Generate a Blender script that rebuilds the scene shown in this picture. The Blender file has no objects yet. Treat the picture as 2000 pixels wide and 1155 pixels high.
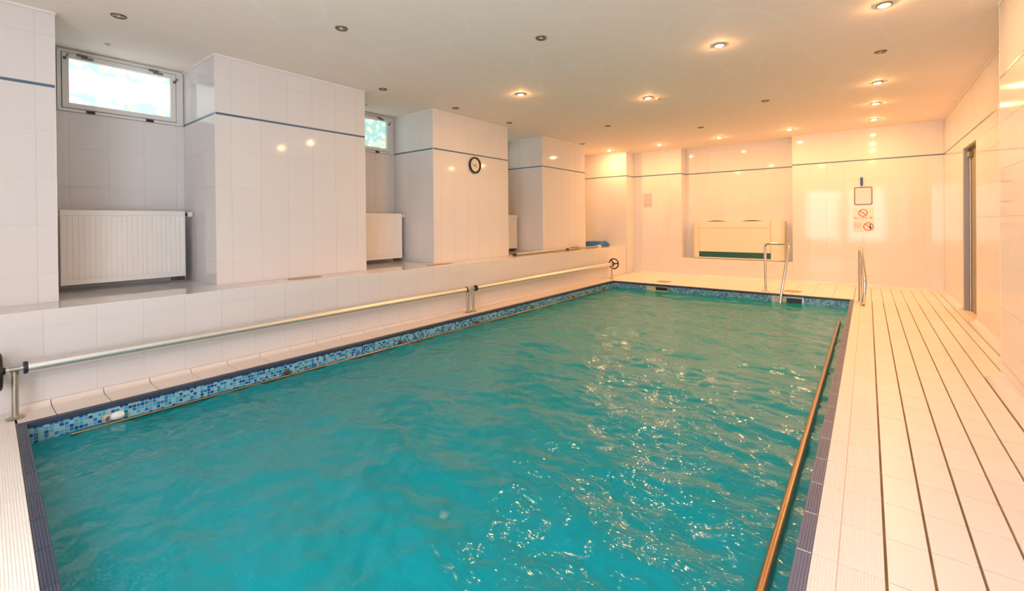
import bpy, bmesh, math, random
from mathutils import Vector, Matrix

random.seed(7)
sc = bpy.context.scene
COL = sc.collection

# ------------------------------------------------------------------ camera
F_PX, YAW, PITCH, ROLL, CY = 877.0, 0.66988, -0.00463, -0.009583, 438.67
CAM_H = 1.13
cy_, sy_ = math.cos(YAW), math.sin(YAW)
_fw = Vector((-sy_ * math.cos(PITCH), cy_ * math.cos(PITCH), math.sin(PITCH)))
_r0 = Vector((cy_, sy_, 0.0))
_u0 = _r0.cross(_fw)
_rt = math.cos(ROLL) * _r0 + math.sin(ROLL) * _u0
_up = -math.sin(ROLL) * _r0 + math.cos(ROLL) * _u0
CAM_P = Vector((0, 0, CAM_H))
cam_data = bpy.data.cameras.new('camera')
cam = bpy.data.objects.new('camera', cam_data)
COL.objects.link(cam)
m3 = Matrix((_rt, _up, -_fw)).transposed()
cam.matrix_world = Matrix.Translation(CAM_P) @ m3.to_4x4()
cam_data.sensor_width = 36.0
cam_data.lens = 36.0 * F_PX / 2000.0
cam_data.shift_y = -(577.5 - CY) / 2000.0
cam_data.clip_start = 0.02
sc.camera = cam


def in_frame(p, margin=60):
    d = Vector(p) - CAM_P
    z = d.dot(_fw)
    if z < 0.05:
        return False
    u = 1000 + F_PX * d.dot(_rt) / z
    v = CY - F_PX * d.dot(_up) / z
    return -margin < u < 2000 + margin and -margin < v < 1155 + margin


# ------------------------------------------------------------------ world, light levels, exposure
world = bpy.data.worlds.new('world')
sc.world = world
world.use_nodes = True
world.node_tree.nodes['Background'].inputs[0].default_value = (0.75, 0.85, 1.0, 1)
world.node_tree.nodes['Background'].inputs[1].default_value = 0.6
LAMP_COLOR = (1.0, 0.465, 0.165)
LAMP_STRENGTH = 1090.0
WINDOW_STRENGTH = 0.95
FILL_WINDOW_STRENGTH = 6.3
sc.view_settings.view_transform = 'Standard'
sc.view_settings.look = 'None'
sc.view_settings.gamma = 1.0
sc.view_settings.use_curve_mapping = False
sc.view_settings.exposure = 0.52
sc.cycles.max_bounces = 7
sc.cycles.diffuse_bounces = 4
sc.cycles.glossy_bounces = 3
sc.cycles.adaptive_threshold = 0.04
sc.cycles.transparent_max_bounces = 12
sc.cycles.caustics_reflective = False
sc.cycles.caustics_refractive = False
sc.cycles.sample_clamp_indirect = 6.0


# ------------------------------------------------------------------ materials
def mat(name, color, rough=0.5, metal=0.0, spec=0.5, coat=0.0, rnd=0.0, emis=None, estr=0.0, noise=None, bump=None):
    m = bpy.data.materials.new(name)
    m.use_nodes = True
    nt = m.node_tree
    b = nt.nodes['Principled BSDF']
    b.inputs['Base Color'].default_value = (*color, 1)
    b.inputs['Roughness'].default_value = rough
    b.inputs['Metallic'].default_value = metal
    b.inputs['Specular IOR Level'].default_value = spec
    b.inputs['Coat Weight'].default_value = coat
    src = None
    if noise:
        scale, amt, c2 = noise
        tc = nt.nodes.new('ShaderNodeTexCoord')
        nz = nt.nodes.new('ShaderNodeTexNoise')
        nz.inputs['Scale'].default_value = scale
        nz.inputs['Detail'].default_value = 5
        geo = nt.nodes.new('ShaderNodeNewGeometry')
        nt.links.new(geo.outputs['Position'], nz.inputs['Vector'])
        rp = nt.nodes.new('ShaderNodeMapRange')
        rp.inputs[1].default_value = 0.42
        rp.inputs[2].default_value = 0.72
        rp.inputs[3].default_value = 0.0
        rp.inputs[4].default_value = amt
        nt.links.new(nz.outputs['Fac'], rp.inputs[0])
        mx = nt.nodes.new('ShaderNodeMix')
        mx.data_type = 'RGBA'
        mx.inputs[6].default_value = (*color, 1)
        mx.inputs[7].default_value = (*c2, 1)
        nt.links.new(rp.outputs[0], mx.inputs[0])
        src = mx.outputs[2]
        nt.nodes.remove(tc)
    if rnd:
        oi = nt.nodes.new('ShaderNodeObjectInfo')
        rp = nt.nodes.new('ShaderNodeMapRange')
        rp.inputs[3].default_value = 1 - rnd
        rp.inputs[4].default_value = 1 + rnd
        nt.links.new(oi.outputs['Random'], rp.inputs[0])
        hs = nt.nodes.new('ShaderNodeHueSaturation')
        nt.links.new(rp.outputs[0], hs.inputs['Value'])
        if src:
            nt.links.new(src, hs.inputs['Color'])
        else:
            hs.inputs['Color'].default_value = (*color, 1)
        src = hs.outputs[0]
    if src:
        nt.links.new(src, b.inputs['Base Color'])
    if bump:
        scale, strength = bump
        geo = nt.nodes.new('ShaderNodeNewGeometry')
        nz = nt.nodes.new('ShaderNodeTexNoise')
        nz.inputs['Scale'].default_value = scale
        nt.links.new(geo.outputs['Position'], nz.inputs['Vector'])
        bp = nt.nodes.new('ShaderNodeBump')
        bp.inputs['Strength'].default_value = strength
        bp.inputs['Distance'].default_value = 0.01
        nt.links.new(nz.outputs['Fac'], bp.inputs['Height'])
        nt.links.new(bp.outputs[0], b.inputs['Normal'])
    if emis:
        b.inputs['Emission Color'].default_value = (*emis, 1)
        b.inputs['Emission Strength'].default_value = estr
    return m


M = {}
M['wall_tile'] = mat('wall_tile_glaze', (0.785, 0.768, 0.772), 0.07, spec=0.30, rnd=0.012)
M['grout'] = mat('wall_grout', (0.74, 0.73, 0.72), 0.6)
M['border'] = mat('border_strip_blue', (0.09, 0.17, 0.27), 0.25)
M['plaster'] = mat('ceiling_plaster', (0.94, 0.835, 0.755), 0.75, spec=0.25, noise=(0.9, 0.35, (0.95, 0.87, 0.81)))
# faint paint-over streaks where ceiling boards were filled
nt = M['plaster'].node_tree
geo = nt.nodes.new('ShaderNodeNewGeometry')
mp = nt.nodes.new('ShaderNodeMapping')
mp.inputs['Scale'].default_value = (0.42, 0.30, 0.42)
mp.inputs['Rotation'].default_value = (0, 0, 0.35)
nt.links.new(geo.outputs['Position'], mp.inputs['Vector'])
vo = nt.nodes.new('ShaderNodeTexVoronoi')
vo.feature = 'DISTANCE_TO_EDGE'
nt.links.new(mp.outputs[0], vo.inputs['Vector'])
rp = nt.nodes.new('ShaderNodeMapRange')
rp.inputs[1].default_value = 0.0
rp.inputs[2].default_value = 0.045
rp.inputs[3].default_value = 0.45
rp.inputs[4].default_value = 0.0
nt.links.new(vo.outputs['Distance'], rp.inputs[0])
mx = nt.nodes.new('ShaderNodeMix')
mx.data_type = 'RGBA'
mx.inputs[7].default_value = (0.95, 0.91, 0.88, 1)
pb_ = nt.nodes['Principled BSDF']
src_ = pb_.inputs['Base Color'].links[0].from_socket
nt.links.new(src_, mx.inputs[6])
nt.links.new(rp.outputs[0], mx.inputs[0])
nt.links.new(mx.outputs[2], pb_.inputs['Base Color'])
M['trim'] = mat('white_trim', (0.84, 0.83, 0.81), 0.5)
M['deck_tile'] = mat('deck_tile_cream', (0.89, 0.855, 0.80), 0.32, rnd=0.02, noise=(2.2, 0.25, (0.86, 0.80, 0.69)))
M['deck_ridge'] = mat('deck_tile_ridged', (0.89, 0.86, 0.81), 0.4, rnd=0.02)
M['deck_left'] = mat('edge_tile_blush', (0.84, 0.765, 0.70), 0.35, rnd=0.02)
M['groove'] = mat('deck_groove', (0.24, 0.14, 0.055), 0.7, noise=(6.0, 0.9, (0.42, 0.25, 0.10)))
M['deck_grout'] = mat('deck_grout', (0.46, 0.34, 0.21), 0.8)
M['edge_grout'] = mat('edge_grout', (0.40, 0.30, 0.25), 0.8)
M['navy'] = mat('navy_coping', (0.042, 0.058, 0.105), 0.35, rnd=0.08)
M['navy_worn'] = mat('navy_coping_worn', (0.135, 0.155, 0.25), 0.38, rnd=0.08)
M['white_grout'] = mat('coping_grout', (0.75, 0.73, 0.74), 0.8)
M['steel'] = mat('polished_steel', (0.78, 0.76, 0.72), 0.16, metal=1.0)
M['brushed'] = mat('brushed_aluminium', (0.83, 0.83, 0.82), 0.42, metal=1.0)
M['post_steel'] = mat('post_steel', (0.50, 0.48, 0.42), 0.35, metal=1.0)
M['brass_rail'] = mat('tarnished_rail', (0.37, 0.275, 0.18), 0.27, metal=1.0)
M['black'] = mat('black_plastic', (0.015, 0.014, 0.014), 0.4)
M['dark_blue'] = mat('dark_blue_cap', (0.02, 0.03, 0.07), 0.4)
M['enamel'] = mat('radiator_enamel', (0.84, 0.825, 0.80), 0.3)
M['frame'] = mat('window_frame_white', (0.80, 0.795, 0.78), 0.35)
M['gasket'] = mat('window_gasket', (0.16, 0.15, 0.13), 0.6)
M['bronze'] = mat('lamp_ring_bronze', (0.17, 0.135, 0.06), 0.35, metal=0.6)
M['bronze_pipe'] = mat('valve_bronze', (0.20, 0.15, 0.09), 0.35, metal=0.8)
M['lamp_dark'] = mat('lamp_reflector', (0.30, 0.28, 0.22), 0.25, metal=0.7)
M['lamp_glass'] = mat('lamp_glass_off', (0.60, 0.58, 0.52), 0.15)
M['cream'] = mat('unit_cream', (0.82, 0.76, 0.63), 0.35)
M['cream_dark'] = mat('unit_shadow_gap', (0.30, 0.22, 0.12), 0.6)
M['green'] = mat('unit_green_grille', (0.025, 0.16, 0.11), 0.45)
M['green_deep'] = mat('unit_green_louvre', (0.02, 0.10, 0.07), 0.5)
M['brown'] = mat('board_frame_brown', (0.27, 0.18, 0.11), 0.4)
M['pale'] = mat('board_face_pale', (0.74, 0.66, 0.64), 0.25)
M['grey_print'] = mat('grey_print', (0.50, 0.44, 0.40), 0.6)
M['blue'] = mat('blue_plastic', (0.02, 0.06, 0.26), 0.35)
M['paper'] = mat('paper_sheet', (0.56, 0.53, 0.55), 0.6)
M['sheet'] = mat('clear_sign_sheet', (0.84, 0.78, 0.72), 0.3)
M['red'] = mat('sign_red', (0.62, 0.06, 0.05), 0.45)
M['door_grey'] = mat('door_frame_grey', (0.36, 0.34, 0.36), 0.4, metal=0.4)
M['door_green'] = mat('door_leaf_olive', (0.30, 0.27, 0.15), 0.4)
M['hose'] = mat('hose_blue', (0.004, 0.15, 0.44), 0.35)
M['lid'] = mat('lid_terracotta', (0.52, 0.33, 0.22), 0.5)
M['skim_in'] = mat('skimmer_throat', (0.74, 0.66, 0.48), 0.5)
M['clock_face'] = mat('clock_face', (0.80, 0.76, 0.68), 0.4)
M['white_plastic'] = mat('white_plastic', (0.86, 0.85, 0.83), 0.35)
M['basin_grout'] = mat('mosaic_grout', (0.50, 0.62, 0.64), 0.7)
MOSAIC = [
    mat('mosaic_pale_aqua', (0.25, 0.58, 0.68), 0.15),
    mat('mosaic_sky', (0.11, 0.43, 0.62), 0.15),
    mat('mosaic_mid_blue', (0.015, 0.21, 0.50), 0.15),
    mat('mosaic_deep_blue', (0.006, 0.09, 0.33), 0.15),
    mat('mosaic_turquoise', (0.07, 0.42, 0.55), 0.15),
]


def emission_mat(name, color, strength):
    m = bpy.data.materials.new(name)
    m.use_nodes = True
    nt = m.node_tree
    nt.nodes.clear()
    e = nt.nodes.new('ShaderNodeEmission')
    e.inputs[0].default_value = (*color, 1)
    e.inputs[1].default_value = strength
    o = nt.nodes.new('ShaderNodeOutputMaterial')
    nt.links.new(e.outputs[0], o.inputs[0])
    return m


M['bulb_lit'] = emission_mat('bulb_lit', LAMP_COLOR, LAMP_STRENGTH)


def film_mat(name, strength, glare_band):
    """Backlit window film: pale blossoms on aqua, daylight behind."""
    m = bpy.data.materials.new(name)
    m.use_nodes = True
    nt = m.node_tree
    b = nt.nodes['Principled BSDF']
    geo = nt.nodes.new('ShaderNodeNewGeometry')
    vo = nt.nodes.new('ShaderNodeTexVoronoi')
    vo.inputs['Scale'].default_value = 17
    nt.links.new(geo.outputs['Position'], vo.inputs['Vector'])
    cr = nt.nodes.new('ShaderNodeValToRGB')
    cr.color_ramp.elements[0].position = 0.25
    cr.color_ramp.elements[0].color = (1.0, 0.97, 0.90, 1)
    cr.color_ramp.elements[1].position = 0.62
    cr.color_ramp.elements[1].color = (0.36, 0.66, 0.58, 1)
    e = cr.color_ramp.elements.new(0.42)
    e.color = (0.62, 0.84, 0.82, 1)
    nt.links.new(vo.outputs['Distance'], cr.inputs[0])
    # yellow hearts on some blossoms
    sep = nt.nodes.new('ShaderNodeSeparateColor')
    nt.links.new(vo.outputs['Color'], sep.inputs[0])
    gt = nt.nodes.new('ShaderNodeMath')
    gt.operation = 'GREATER_THAN'
    gt.inputs[1].default_value = 0.42
    nt.links.new(sep.outputs[0], gt.inputs[0])
    lt = nt.nodes.new('ShaderNodeMath')
    lt.operation = 'LESS_THAN'
    lt.inputs[1].default_value = 0.34
    nt.links.new(vo.outputs['Distance'], lt.inputs[0])
    mu = nt.nodes.new('ShaderNodeMath')
    mu.operation = 'MULTIPLY'
    nt.links.new(gt.outputs[0], mu.inputs[0])
    nt.links.new(lt.outputs[0], mu.inputs[1])
    mx = nt.nodes.new('ShaderNodeMix')
    mx.data_type = 'RGBA'
    mx.inputs[7].default_value = (1.0, 0.72, 0.28, 1)
    nt.links.new(mu.outputs[0], mx.inputs[0])
    nt.links.new(cr.outputs[0], mx.inputs[6])
    out = mx.outputs[2]
    if glare_band:  # blown-out sky glare painted as a white band in the film colour
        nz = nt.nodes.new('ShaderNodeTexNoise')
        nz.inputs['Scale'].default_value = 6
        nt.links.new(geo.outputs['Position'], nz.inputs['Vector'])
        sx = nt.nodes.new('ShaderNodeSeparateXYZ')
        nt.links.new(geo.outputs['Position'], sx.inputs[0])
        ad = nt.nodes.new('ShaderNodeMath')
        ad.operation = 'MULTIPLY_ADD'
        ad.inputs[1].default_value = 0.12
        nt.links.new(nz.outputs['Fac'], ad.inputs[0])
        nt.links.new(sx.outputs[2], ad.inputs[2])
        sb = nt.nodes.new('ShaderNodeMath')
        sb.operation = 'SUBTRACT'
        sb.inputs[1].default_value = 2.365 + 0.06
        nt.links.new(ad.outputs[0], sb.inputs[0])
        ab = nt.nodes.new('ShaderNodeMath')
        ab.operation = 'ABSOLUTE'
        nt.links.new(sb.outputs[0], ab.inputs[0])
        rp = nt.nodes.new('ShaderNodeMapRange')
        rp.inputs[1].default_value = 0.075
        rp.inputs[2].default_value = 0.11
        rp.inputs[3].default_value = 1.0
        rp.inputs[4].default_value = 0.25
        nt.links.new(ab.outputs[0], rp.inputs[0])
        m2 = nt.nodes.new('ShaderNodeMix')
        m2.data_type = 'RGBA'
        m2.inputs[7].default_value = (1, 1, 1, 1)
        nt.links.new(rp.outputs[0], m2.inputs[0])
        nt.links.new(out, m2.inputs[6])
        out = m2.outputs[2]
    nt.links.new(out, b.inputs['Emission Color'])
    b.inputs['Base Color'].default_value = (0.12, 0.14, 0.14, 1)
    b.inputs['Emission Strength'].default_value = strength
    b.inputs['Roughness'].default_value = 0.2
    return m


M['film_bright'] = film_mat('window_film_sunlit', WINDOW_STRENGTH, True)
M['film'] = film_mat('window_film', 0.85, False)
M['frosted'] = mat('fill_window_glass', (0.85, 0.88, 0.9), 0.3, emis=(0.94, 0.955, 1.0), estr=FILL_WINDOW_STRENGTH)  # glowing panes of the added near wall windows, neutral fill

# pool water: scattering turquoise body, clear near the surface, mirror-like by Fresnel
wm = bpy.data.materials.new('pool_water')
wm.use_nodes = True
nt = wm.node_tree
nt.nodes.clear()
out = nt.nodes.new('ShaderNodeOutputMaterial')
geo = nt.nodes.new('ShaderNodeNewGeometry')
mp = nt.nodes.new('ShaderNodeMapping')
mp.inputs['Rotation'].default_value = (0, 0, 0.5)
mp.inputs['Scale'].default_value = (1.0, 1.7, 1.0)
nt.links.new(geo.outputs['Position'], mp.inputs['Vector'])
nz = nt.nodes.new('ShaderNodeTexNoise')
nz.inputs['Scale'].default_value = 26.0
nz.inputs['Detail'].default_value = 1.2
nz.inputs['Roughness'].default_value = 0.6
nz.inputs['Distortion'].default_value = 0.6
nt.links.new(mp.outputs[0], nz.inputs['Vector'])
bp = nt.nodes.new('ShaderNodeBump')
bp.inputs['Strength'].default_value = 0.22
bp.inputs['Distance'].default_value = 0.013
nt.links.new(nz.outputs['Fac'], bp.inputs['Height'])
dif = nt.nodes.new('ShaderNodeBsdfDiffuse')
dif.inputs['Color'].default_value = (0.0, 0.36, 0.435, 1)
nt.links.new(bp.outputs[0], dif.inputs['Normal'])
tr = nt.nodes.new('ShaderNodeBsdfTransparent')
tr.inputs['Color'].default_value = (0.02, 0.66, 0.85, 1)
mix1 = nt.nodes.new('ShaderNodeMixShader')
mix1.inputs[0].default_value = 0.25
nt.links.new(dif.outputs[0], mix1.inputs[1])
nt.links.new(tr.outputs[0], mix1.inputs[2])
gl = nt.nodes.new('ShaderNodeBsdfGlossy')
gl.inputs['Roughness'].default_value = 0.06
gl.inputs['Color'].default_value = (1, 1, 1, 1)
nt.links.new(bp.outputs[0], gl.inputs['Normal'])
fr = nt.nodes.new('ShaderNodeFresnel')
fr.inputs['IOR'].default_value = 1.33
nt.links.new(bp.outputs[0], fr.inputs['Normal'])
mix2 = nt.nodes.new('ShaderNodeMixShader')
nt.links.new(fr.outputs[0], mix2.inputs[0])
nt.links.new(mix1.outputs[0], mix2.inputs[1])
nt.links.new(gl.outputs[0], mix2.inputs[2])
nt.links.new(mix2.outputs[0], out.inputs[0])
M['water'] = wm

# basin lining under the water: fine mosaic
bm_ = bpy.data.materials.new('basin_mosaic')
bm_.use_nodes = True
nt = bm_.node_tree
b = nt.nodes['Principled BSDF']
geo = nt.nodes.new('ShaderNodeNewGeometry')
vo = nt.nodes.new('ShaderNodeTexVoronoi')
vo.distance = 'CHEBYCHEV'
vo.inputs['Scale'].default_value = 46
vo.inputs['Randomness'].default_value = 0.0
nt.links.new(geo.outputs['Position'], vo.inputs['Vector'])
sp = nt.nodes.new('ShaderNodeSeparateColor')
wn = nt.nodes.new('ShaderNodeTexWhiteNoise')
nt.links.new(vo.outputs['Position'], wn.inputs['Vector'])
cr = nt.nodes.new('ShaderNodeValToRGB')
cr.color_ramp.interpolation = 'CONSTANT'
cr.color_ramp.elements[0].color = (0.25, 0.60, 0.66, 1)
cr.color_ramp.elements[1].position = 0.35
cr.color_ramp.elements[1].color = (0.10, 0.45, 0.58, 1)
e = cr.color_ramp.elements.new(0.65)
e.color = (0.03, 0.28, 0.50, 1)
nt.links.new(wn.outputs['Value'], cr.inputs[0])
nt.links.new(cr.outputs[0], b.inputs['Base Color'])
b.inputs['Roughness'].default_value = 0.4
M['basin'] = bm_


# ------------------------------------------------------------------ mesh helpers
def mesh_obj(name, verts, faces, material, parent=None, smooth=False, loc=None):
    me = bpy.data.meshes.new(name)
    me.from_pydata([tuple(v) for v in verts], [], faces)
    me.update()
    if smooth:
        for p in me.polygons:
            p.use_smooth = True
    if isinstance(material, (list, tuple)):
        for x in material:
            me.materials.append(x)
    else:
        me.materials.append(material)
    o = bpy.data.objects.new(name, me)
    COL.objects.link(o)
    if loc is not None:
        o.location = loc
    if parent is not None:
        o.parent = parent
    return o


class MB:
    """collects shapes into one mesh"""

    def __init__(self):
        self.v, self.f = [], []

    def add(self, v, f):
        n = len(self.v)
        self.v += [Vector(p) for p in v]
        self.f += [tuple(i + n for i in q) for q in f]
        return self

    def box(self, lo, hi, bev=0.0):
        x0, y0, z0 = lo
        x1, y1, z1 = hi
        if bev <= 0:
            v = [(x0, y0, z0), (x1, y0, z0), (x1, y1, z0), (x0, y1, z0), (x0, y0, z1), (x1, y0, z1), (x1, y1, z1), (x0, y1, z1)]
            f = [(0, 3, 2, 1), (4, 5, 6, 7), (0, 1, 5, 4), (1, 2, 6, 5), (2, 3, 7, 6), (3, 0, 4, 7)]
            return self.add(v, f)
        bmh = bmesh.new()
        bmesh.ops.create_cube(bmh, size=1.0)
        for q in bmh.verts:
            q.co = Vector(((x0 + x1) / 2 + q.co.x * (x1 - x0), (y0 + y1) / 2 + q.co.y * (y1 - y0), (z0 + z1) / 2 + q.co.z * (z1 - z0)))
        bmesh.ops.bevel(bmh, geom=list(bmh.edges), offset=bev, segments=2, affect='EDGES', profile=0.6)
        bmh.verts.index_update()
        v = [q.co.copy() for q in bmh.verts]
        f = [tuple(q.index for q in p.verts) for p in bmh.faces]
        bmh.free()
        return self.add(v, f)

    def tube(self, pts, r, seg=10, closed=False, caps=True):
        pts = [Vector(p) for p in pts]
        n = len(pts)
        rs = r if isinstance(r, (list, tuple)) else [r] * n
        tang = []
        for i in range(n):
            a = pts[(i - 1) % n] if (closed or i > 0) else pts[i]
            c = pts[(i + 1) % n] if (closed or i < n - 1) else pts[i]
            tang.append((c - a).normalized())
        up = Vector((0, 0, 1)) if abs(tang[0].z) < 0.9 else Vector((1, 0, 0))
        nrm = (up - tang[0] * up.dot(tang[0])).normalized()
        v, f = [], []
        for i in range(n):
            t = tang[i]
            nrm = (nrm - t * nrm.dot(t)).normalized()
            bi = t.cross(nrm)
            for k in range(seg):
                a = 2 * math.pi * k / seg
                v.append(pts[i] + (nrm * math.cos(a) + bi * math.sin(a)) * rs[i])
        rng = n if closed else n - 1
        for i in range(rng):
            j = (i + 1) % n
            for k in range(seg):
                l = (k + 1) % seg
                f.append((i * seg + k, i * seg + l, j * seg + l, j * seg + k))
        if caps and not closed:
            f.append(tuple(reversed(range(seg))))
            f.append(tuple((n - 1) * seg + k for k in range(seg)))
        return self.add(v, f)

    def lathe(self, profile, origin, axis, seg=24, closed=False):
        """profile: (radius, height along axis)"""
        ax = Vector(axis).normalized()
        up = Vector((0, 0, 1)) if abs(ax.z) < 0.9 else Vector((1, 0, 0))
        a1 = (up - ax * up.dot(ax)).normalized()
        a2 = ax.cross(a1)
        o = Vector(origin)
        v, f = [], []
        for (r, h) in profile:
            for k in range(seg):
                a = 2 * math.pi * k / seg
                v.append(o + ax * h + (a1 * math.cos(a) + a2 * math.sin(a)) * max(r, 1e-5))
        m = len(profile)
        for i in range(m if closed else m - 1):
            j = (i + 1) % m
            for k in range(seg):
                l = (k + 1) % seg
                f.append((i * seg + k, i * seg + l, j * seg + l, j * seg + k))
        return self.add(v, f)

    def extrude(self, profile, o, u, v_, w, length, cap=True):
        """closed 2D profile in (u, v_) swept along w"""
        o, u, v_, w = Vector(o), Vector(u), Vector(v_), Vector(w)
        n = len(profile)
        vs = [o + u * a + v_ * b for a, b in profile] + [o + u * a + v_ * b + w * length for a, b in profile]
        f = [(i, (i + 1) % n, n + (i + 1) % n, n + i) for i in range(n)]
        if cap:
            f.append(tuple(reversed(range(n))))
            f.append(tuple(range(n, 2 * n)))
        return self.add(vs, f)

    def build(self, name, material, parent=None, smooth=False, loc=None):
        off = Vector(loc) if loc is not None else Vector((0, 0, 0))
        o = mesh_obj(name, [p - off for p in self.v], self.f, material, parent, smooth, loc)
        fix_normals(o.data)
        if smooth:
            try:
                o.data.set_sharp_from_angle(angle=math.radians(38))
            except Exception:
                pass
        return o


def fix_normals(me):
    bmh = bmesh.new()
    bmh.from_mesh(me)
    bmesh.ops.recalc_face_normals(bmh, faces=list(bmh.faces))
    bmh.to_mesh(me)
    bmh.free()


def tag(o, label, cat, group=None, kind=None):
    o['label'] = label
    o['category'] = cat
    if group:
        o['group'] = group
    if kind:
        o['kind'] = kind
    return o


def struct(name, mb, material, label, cat):
    o = mb.build(name, material)
    return tag(o, label, cat, kind='structure')


def empty(name, loc, label, cat, group=None, kind=None):
    o = bpy.data.objects.new(name, None)
    o.empty_display_size = 0.1
    COL.objects.link(o)
    o.location = loc
    return tag(o, label, cat, group, kind)


def adopt(parent, *objs):
    """parent meshes that were built in world coordinates under an Empty that stands at its base"""
    for o in objs:
        o.parent = parent
        o.matrix_parent_inverse = Matrix.Translation(-parent.location)


def copy_tree(o, parent=None):
    c = o.copy()
    COL.objects.link(c)
    c.parent = parent
    for ch in list(o.children):
        copy_tree(ch, c)
    return c


# ------------------------------------------------------------------ tiles
TILE_MESH = {}


def tile_mesh(w, h, th, material, ch=0.0005, ridges=0, ridge_axis=1):
    key = (round(w, 4), round(h, 4), round(th, 4), material.name, ridges, ridge_axis)
    if key in TILE_MESH:
        return TILE_MESH[key]
    v, f = [], []
    if ridges:
        # ridges run along ridge_axis (1: local y, 0: local x)
        across, along = (w, h) if ridge_axis == 1 else (h, w)
        prof = []
        n = ridges
        p = across / n
        for i in range(n):
            a = -across / 2 + i * p
            prof += [(a + 0.10 * p, th - 0.0016), (a + 0.30 * p, th), (a + 0.80 * p, th), (a + 0.98 * p, th - 0.0016)]
        prof = [(-across / 2, 0.0)] + [(-across / 2, th - 0.0016)] + prof + [(across / 2, th - 0.0016), (across / 2, 0.0)]
        m = len(prof)
        for s in (-1, 1):
            for a, z in prof:
                v.append((a, s * along / 2, z) if ridge_axis == 1 else (s * along / 2, a, z))
        f = [(i, i + 1, m + i + 1, m + i) for i in range(m - 1)]
        f += [tuple(range(m)), tuple(range(m, 2 * m))]
    else:
        for (d, z) in ((0, 0), (0, th - ch), (ch, th)):
            v += [(-w / 2 + d, -h / 2 + d, z), (w / 2 - d, -h / 2 + d, z), (w / 2 - d, h / 2 - d, z), (-w / 2 + d, h / 2 - d, z)]
        for r in (0, 4):
            for k in range(4):
                l = (k + 1) % 4
                f.append((r + k, r + l, r + 4 + l, r + 4 + k))
        f.append((8, 9, 10, 11))
    me = bpy.data.meshes.new('tile')
    me.from_pydata(v, [], f)
    me.update()
    fix_normals_open = bmesh.new()
    fix_normals_open.from_mesh(me)
    bmesh.ops.recalc_face_normals(fix_normals_open, faces=list(fix_normals_open.faces))
    fix_normals_open.to_mesh(me)
    fix_normals_open.free()
    me.materials.append(material)
    TILE_MESH[key] = me
    return me


def tile_field(parent, name, o, u, v, us, vs, material, th=0.002, joint=0.003, jit=0.0009, skip=None, ridges=0, ridge_axis=1, jv=None, force=False):
    """lay one tile in each cell of the grid us x vs on the plane (o, u, v); tiles out of the picture are joined"""
    o, u, v = Vector(o), Vector(u), Vector(v)
    n = u.cross(v)
    rot = Matrix((u, v, n)).transposed()
    jv = joint if jv is None else jv
    rest = MB()
    for i in range(len(us) - 1):
        for k in range(len(vs) - 1):
            w, h = us[i + 1] - us[i] - joint, vs[k + 1] - vs[k] - jv
            if w < 0.004 or h < 0.004:
                continue
            uc, vc = (us[i] + us[i + 1]) / 2, (vs[k] + vs[k + 1]) / 2
            if skip and skip(uc, vc):
                continue
            c = o + u * uc + v * vc
            q = rot @ Matrix.Rotation(random.gauss(0, jit), 3, 'X') @ Matrix.Rotation(random.gauss(0, jit), 3, 'Y')
            me = tile_mesh(w, h, th, material, ridges=ridges, ridge_axis=ridge_axis)
            if force or in_frame(c):
                t = bpy.data.objects.new(name, me)
                COL.objects.link(t)
                t.matrix_world = Matrix.Translation(c) @ q.to_4x4()
                t.parent = parent
            else:
                rest.add([c + q @ p.co for p in me.vertices], [tuple(p.vertices) for p in me.polygons])
    if rest.v:
        r = mesh_obj(name + '_field', rest.v, rest.f, material, parent)
        r['kind'] = 'stuff'


def breaks(a, b, step, offset):
    """positions from a to b with joints at offset + k*step"""
    r = [a]
    k = math.ceil((a + 0.004 - offset) / step)
    while offset + k * step < b - 0.004:
        r.append(offset + k * step)
        k += 1
    r.append(b)
    return r


# ------------------------------------------------------------------ measures of the room
ZC = 2.63            # ceiling
XP = -4.45           # front of the pillars
XB = -5.27           # back of the niches
XL = -4.08           # front of the ledge
ZL = 0.605           # top of the ledge
YF = 9.47            # far wall
YN = -1.40           # near wall
YS = 9.10            # stub at the left far corner
XS = -4.06
XR = 0.917           # right wall beyond the step
XR2 = 0.73           # right wall before the step
YSTEP = 4.60
NY0, NY1 = -3.02, -1.06   # far niche in x
ZNB = 0.365
YNB = 9.75
PX0, PX1 = -3.795, -0.195   # basin
PY1 = 7.875
ZW = -0.12
TH = 0.002
BZ0, BZ1 = 2.100, 2.120     # blue border
PILLARS = [(YN, 0.488), (1.468, 2.955), (3.972, 5.525), (6.487, 7.992)]
NICHES = [(0.488, 1.468), (2.955, 3.972), (5.525, 6.487), (7.992, YS)]
WALL_V = [0.81, 1.142, 1.468, 1.795]
WV = [ZL] + WALL_V + [BZ0]
WV2 = [BZ1, 2.455, ZC - 0.02]
FV = [0.06, 0.19, 0.50] + WALL_V + [BZ0]


def near_y(x):
    return 0.211 - 0.0368 * (x + 1.97)


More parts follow.
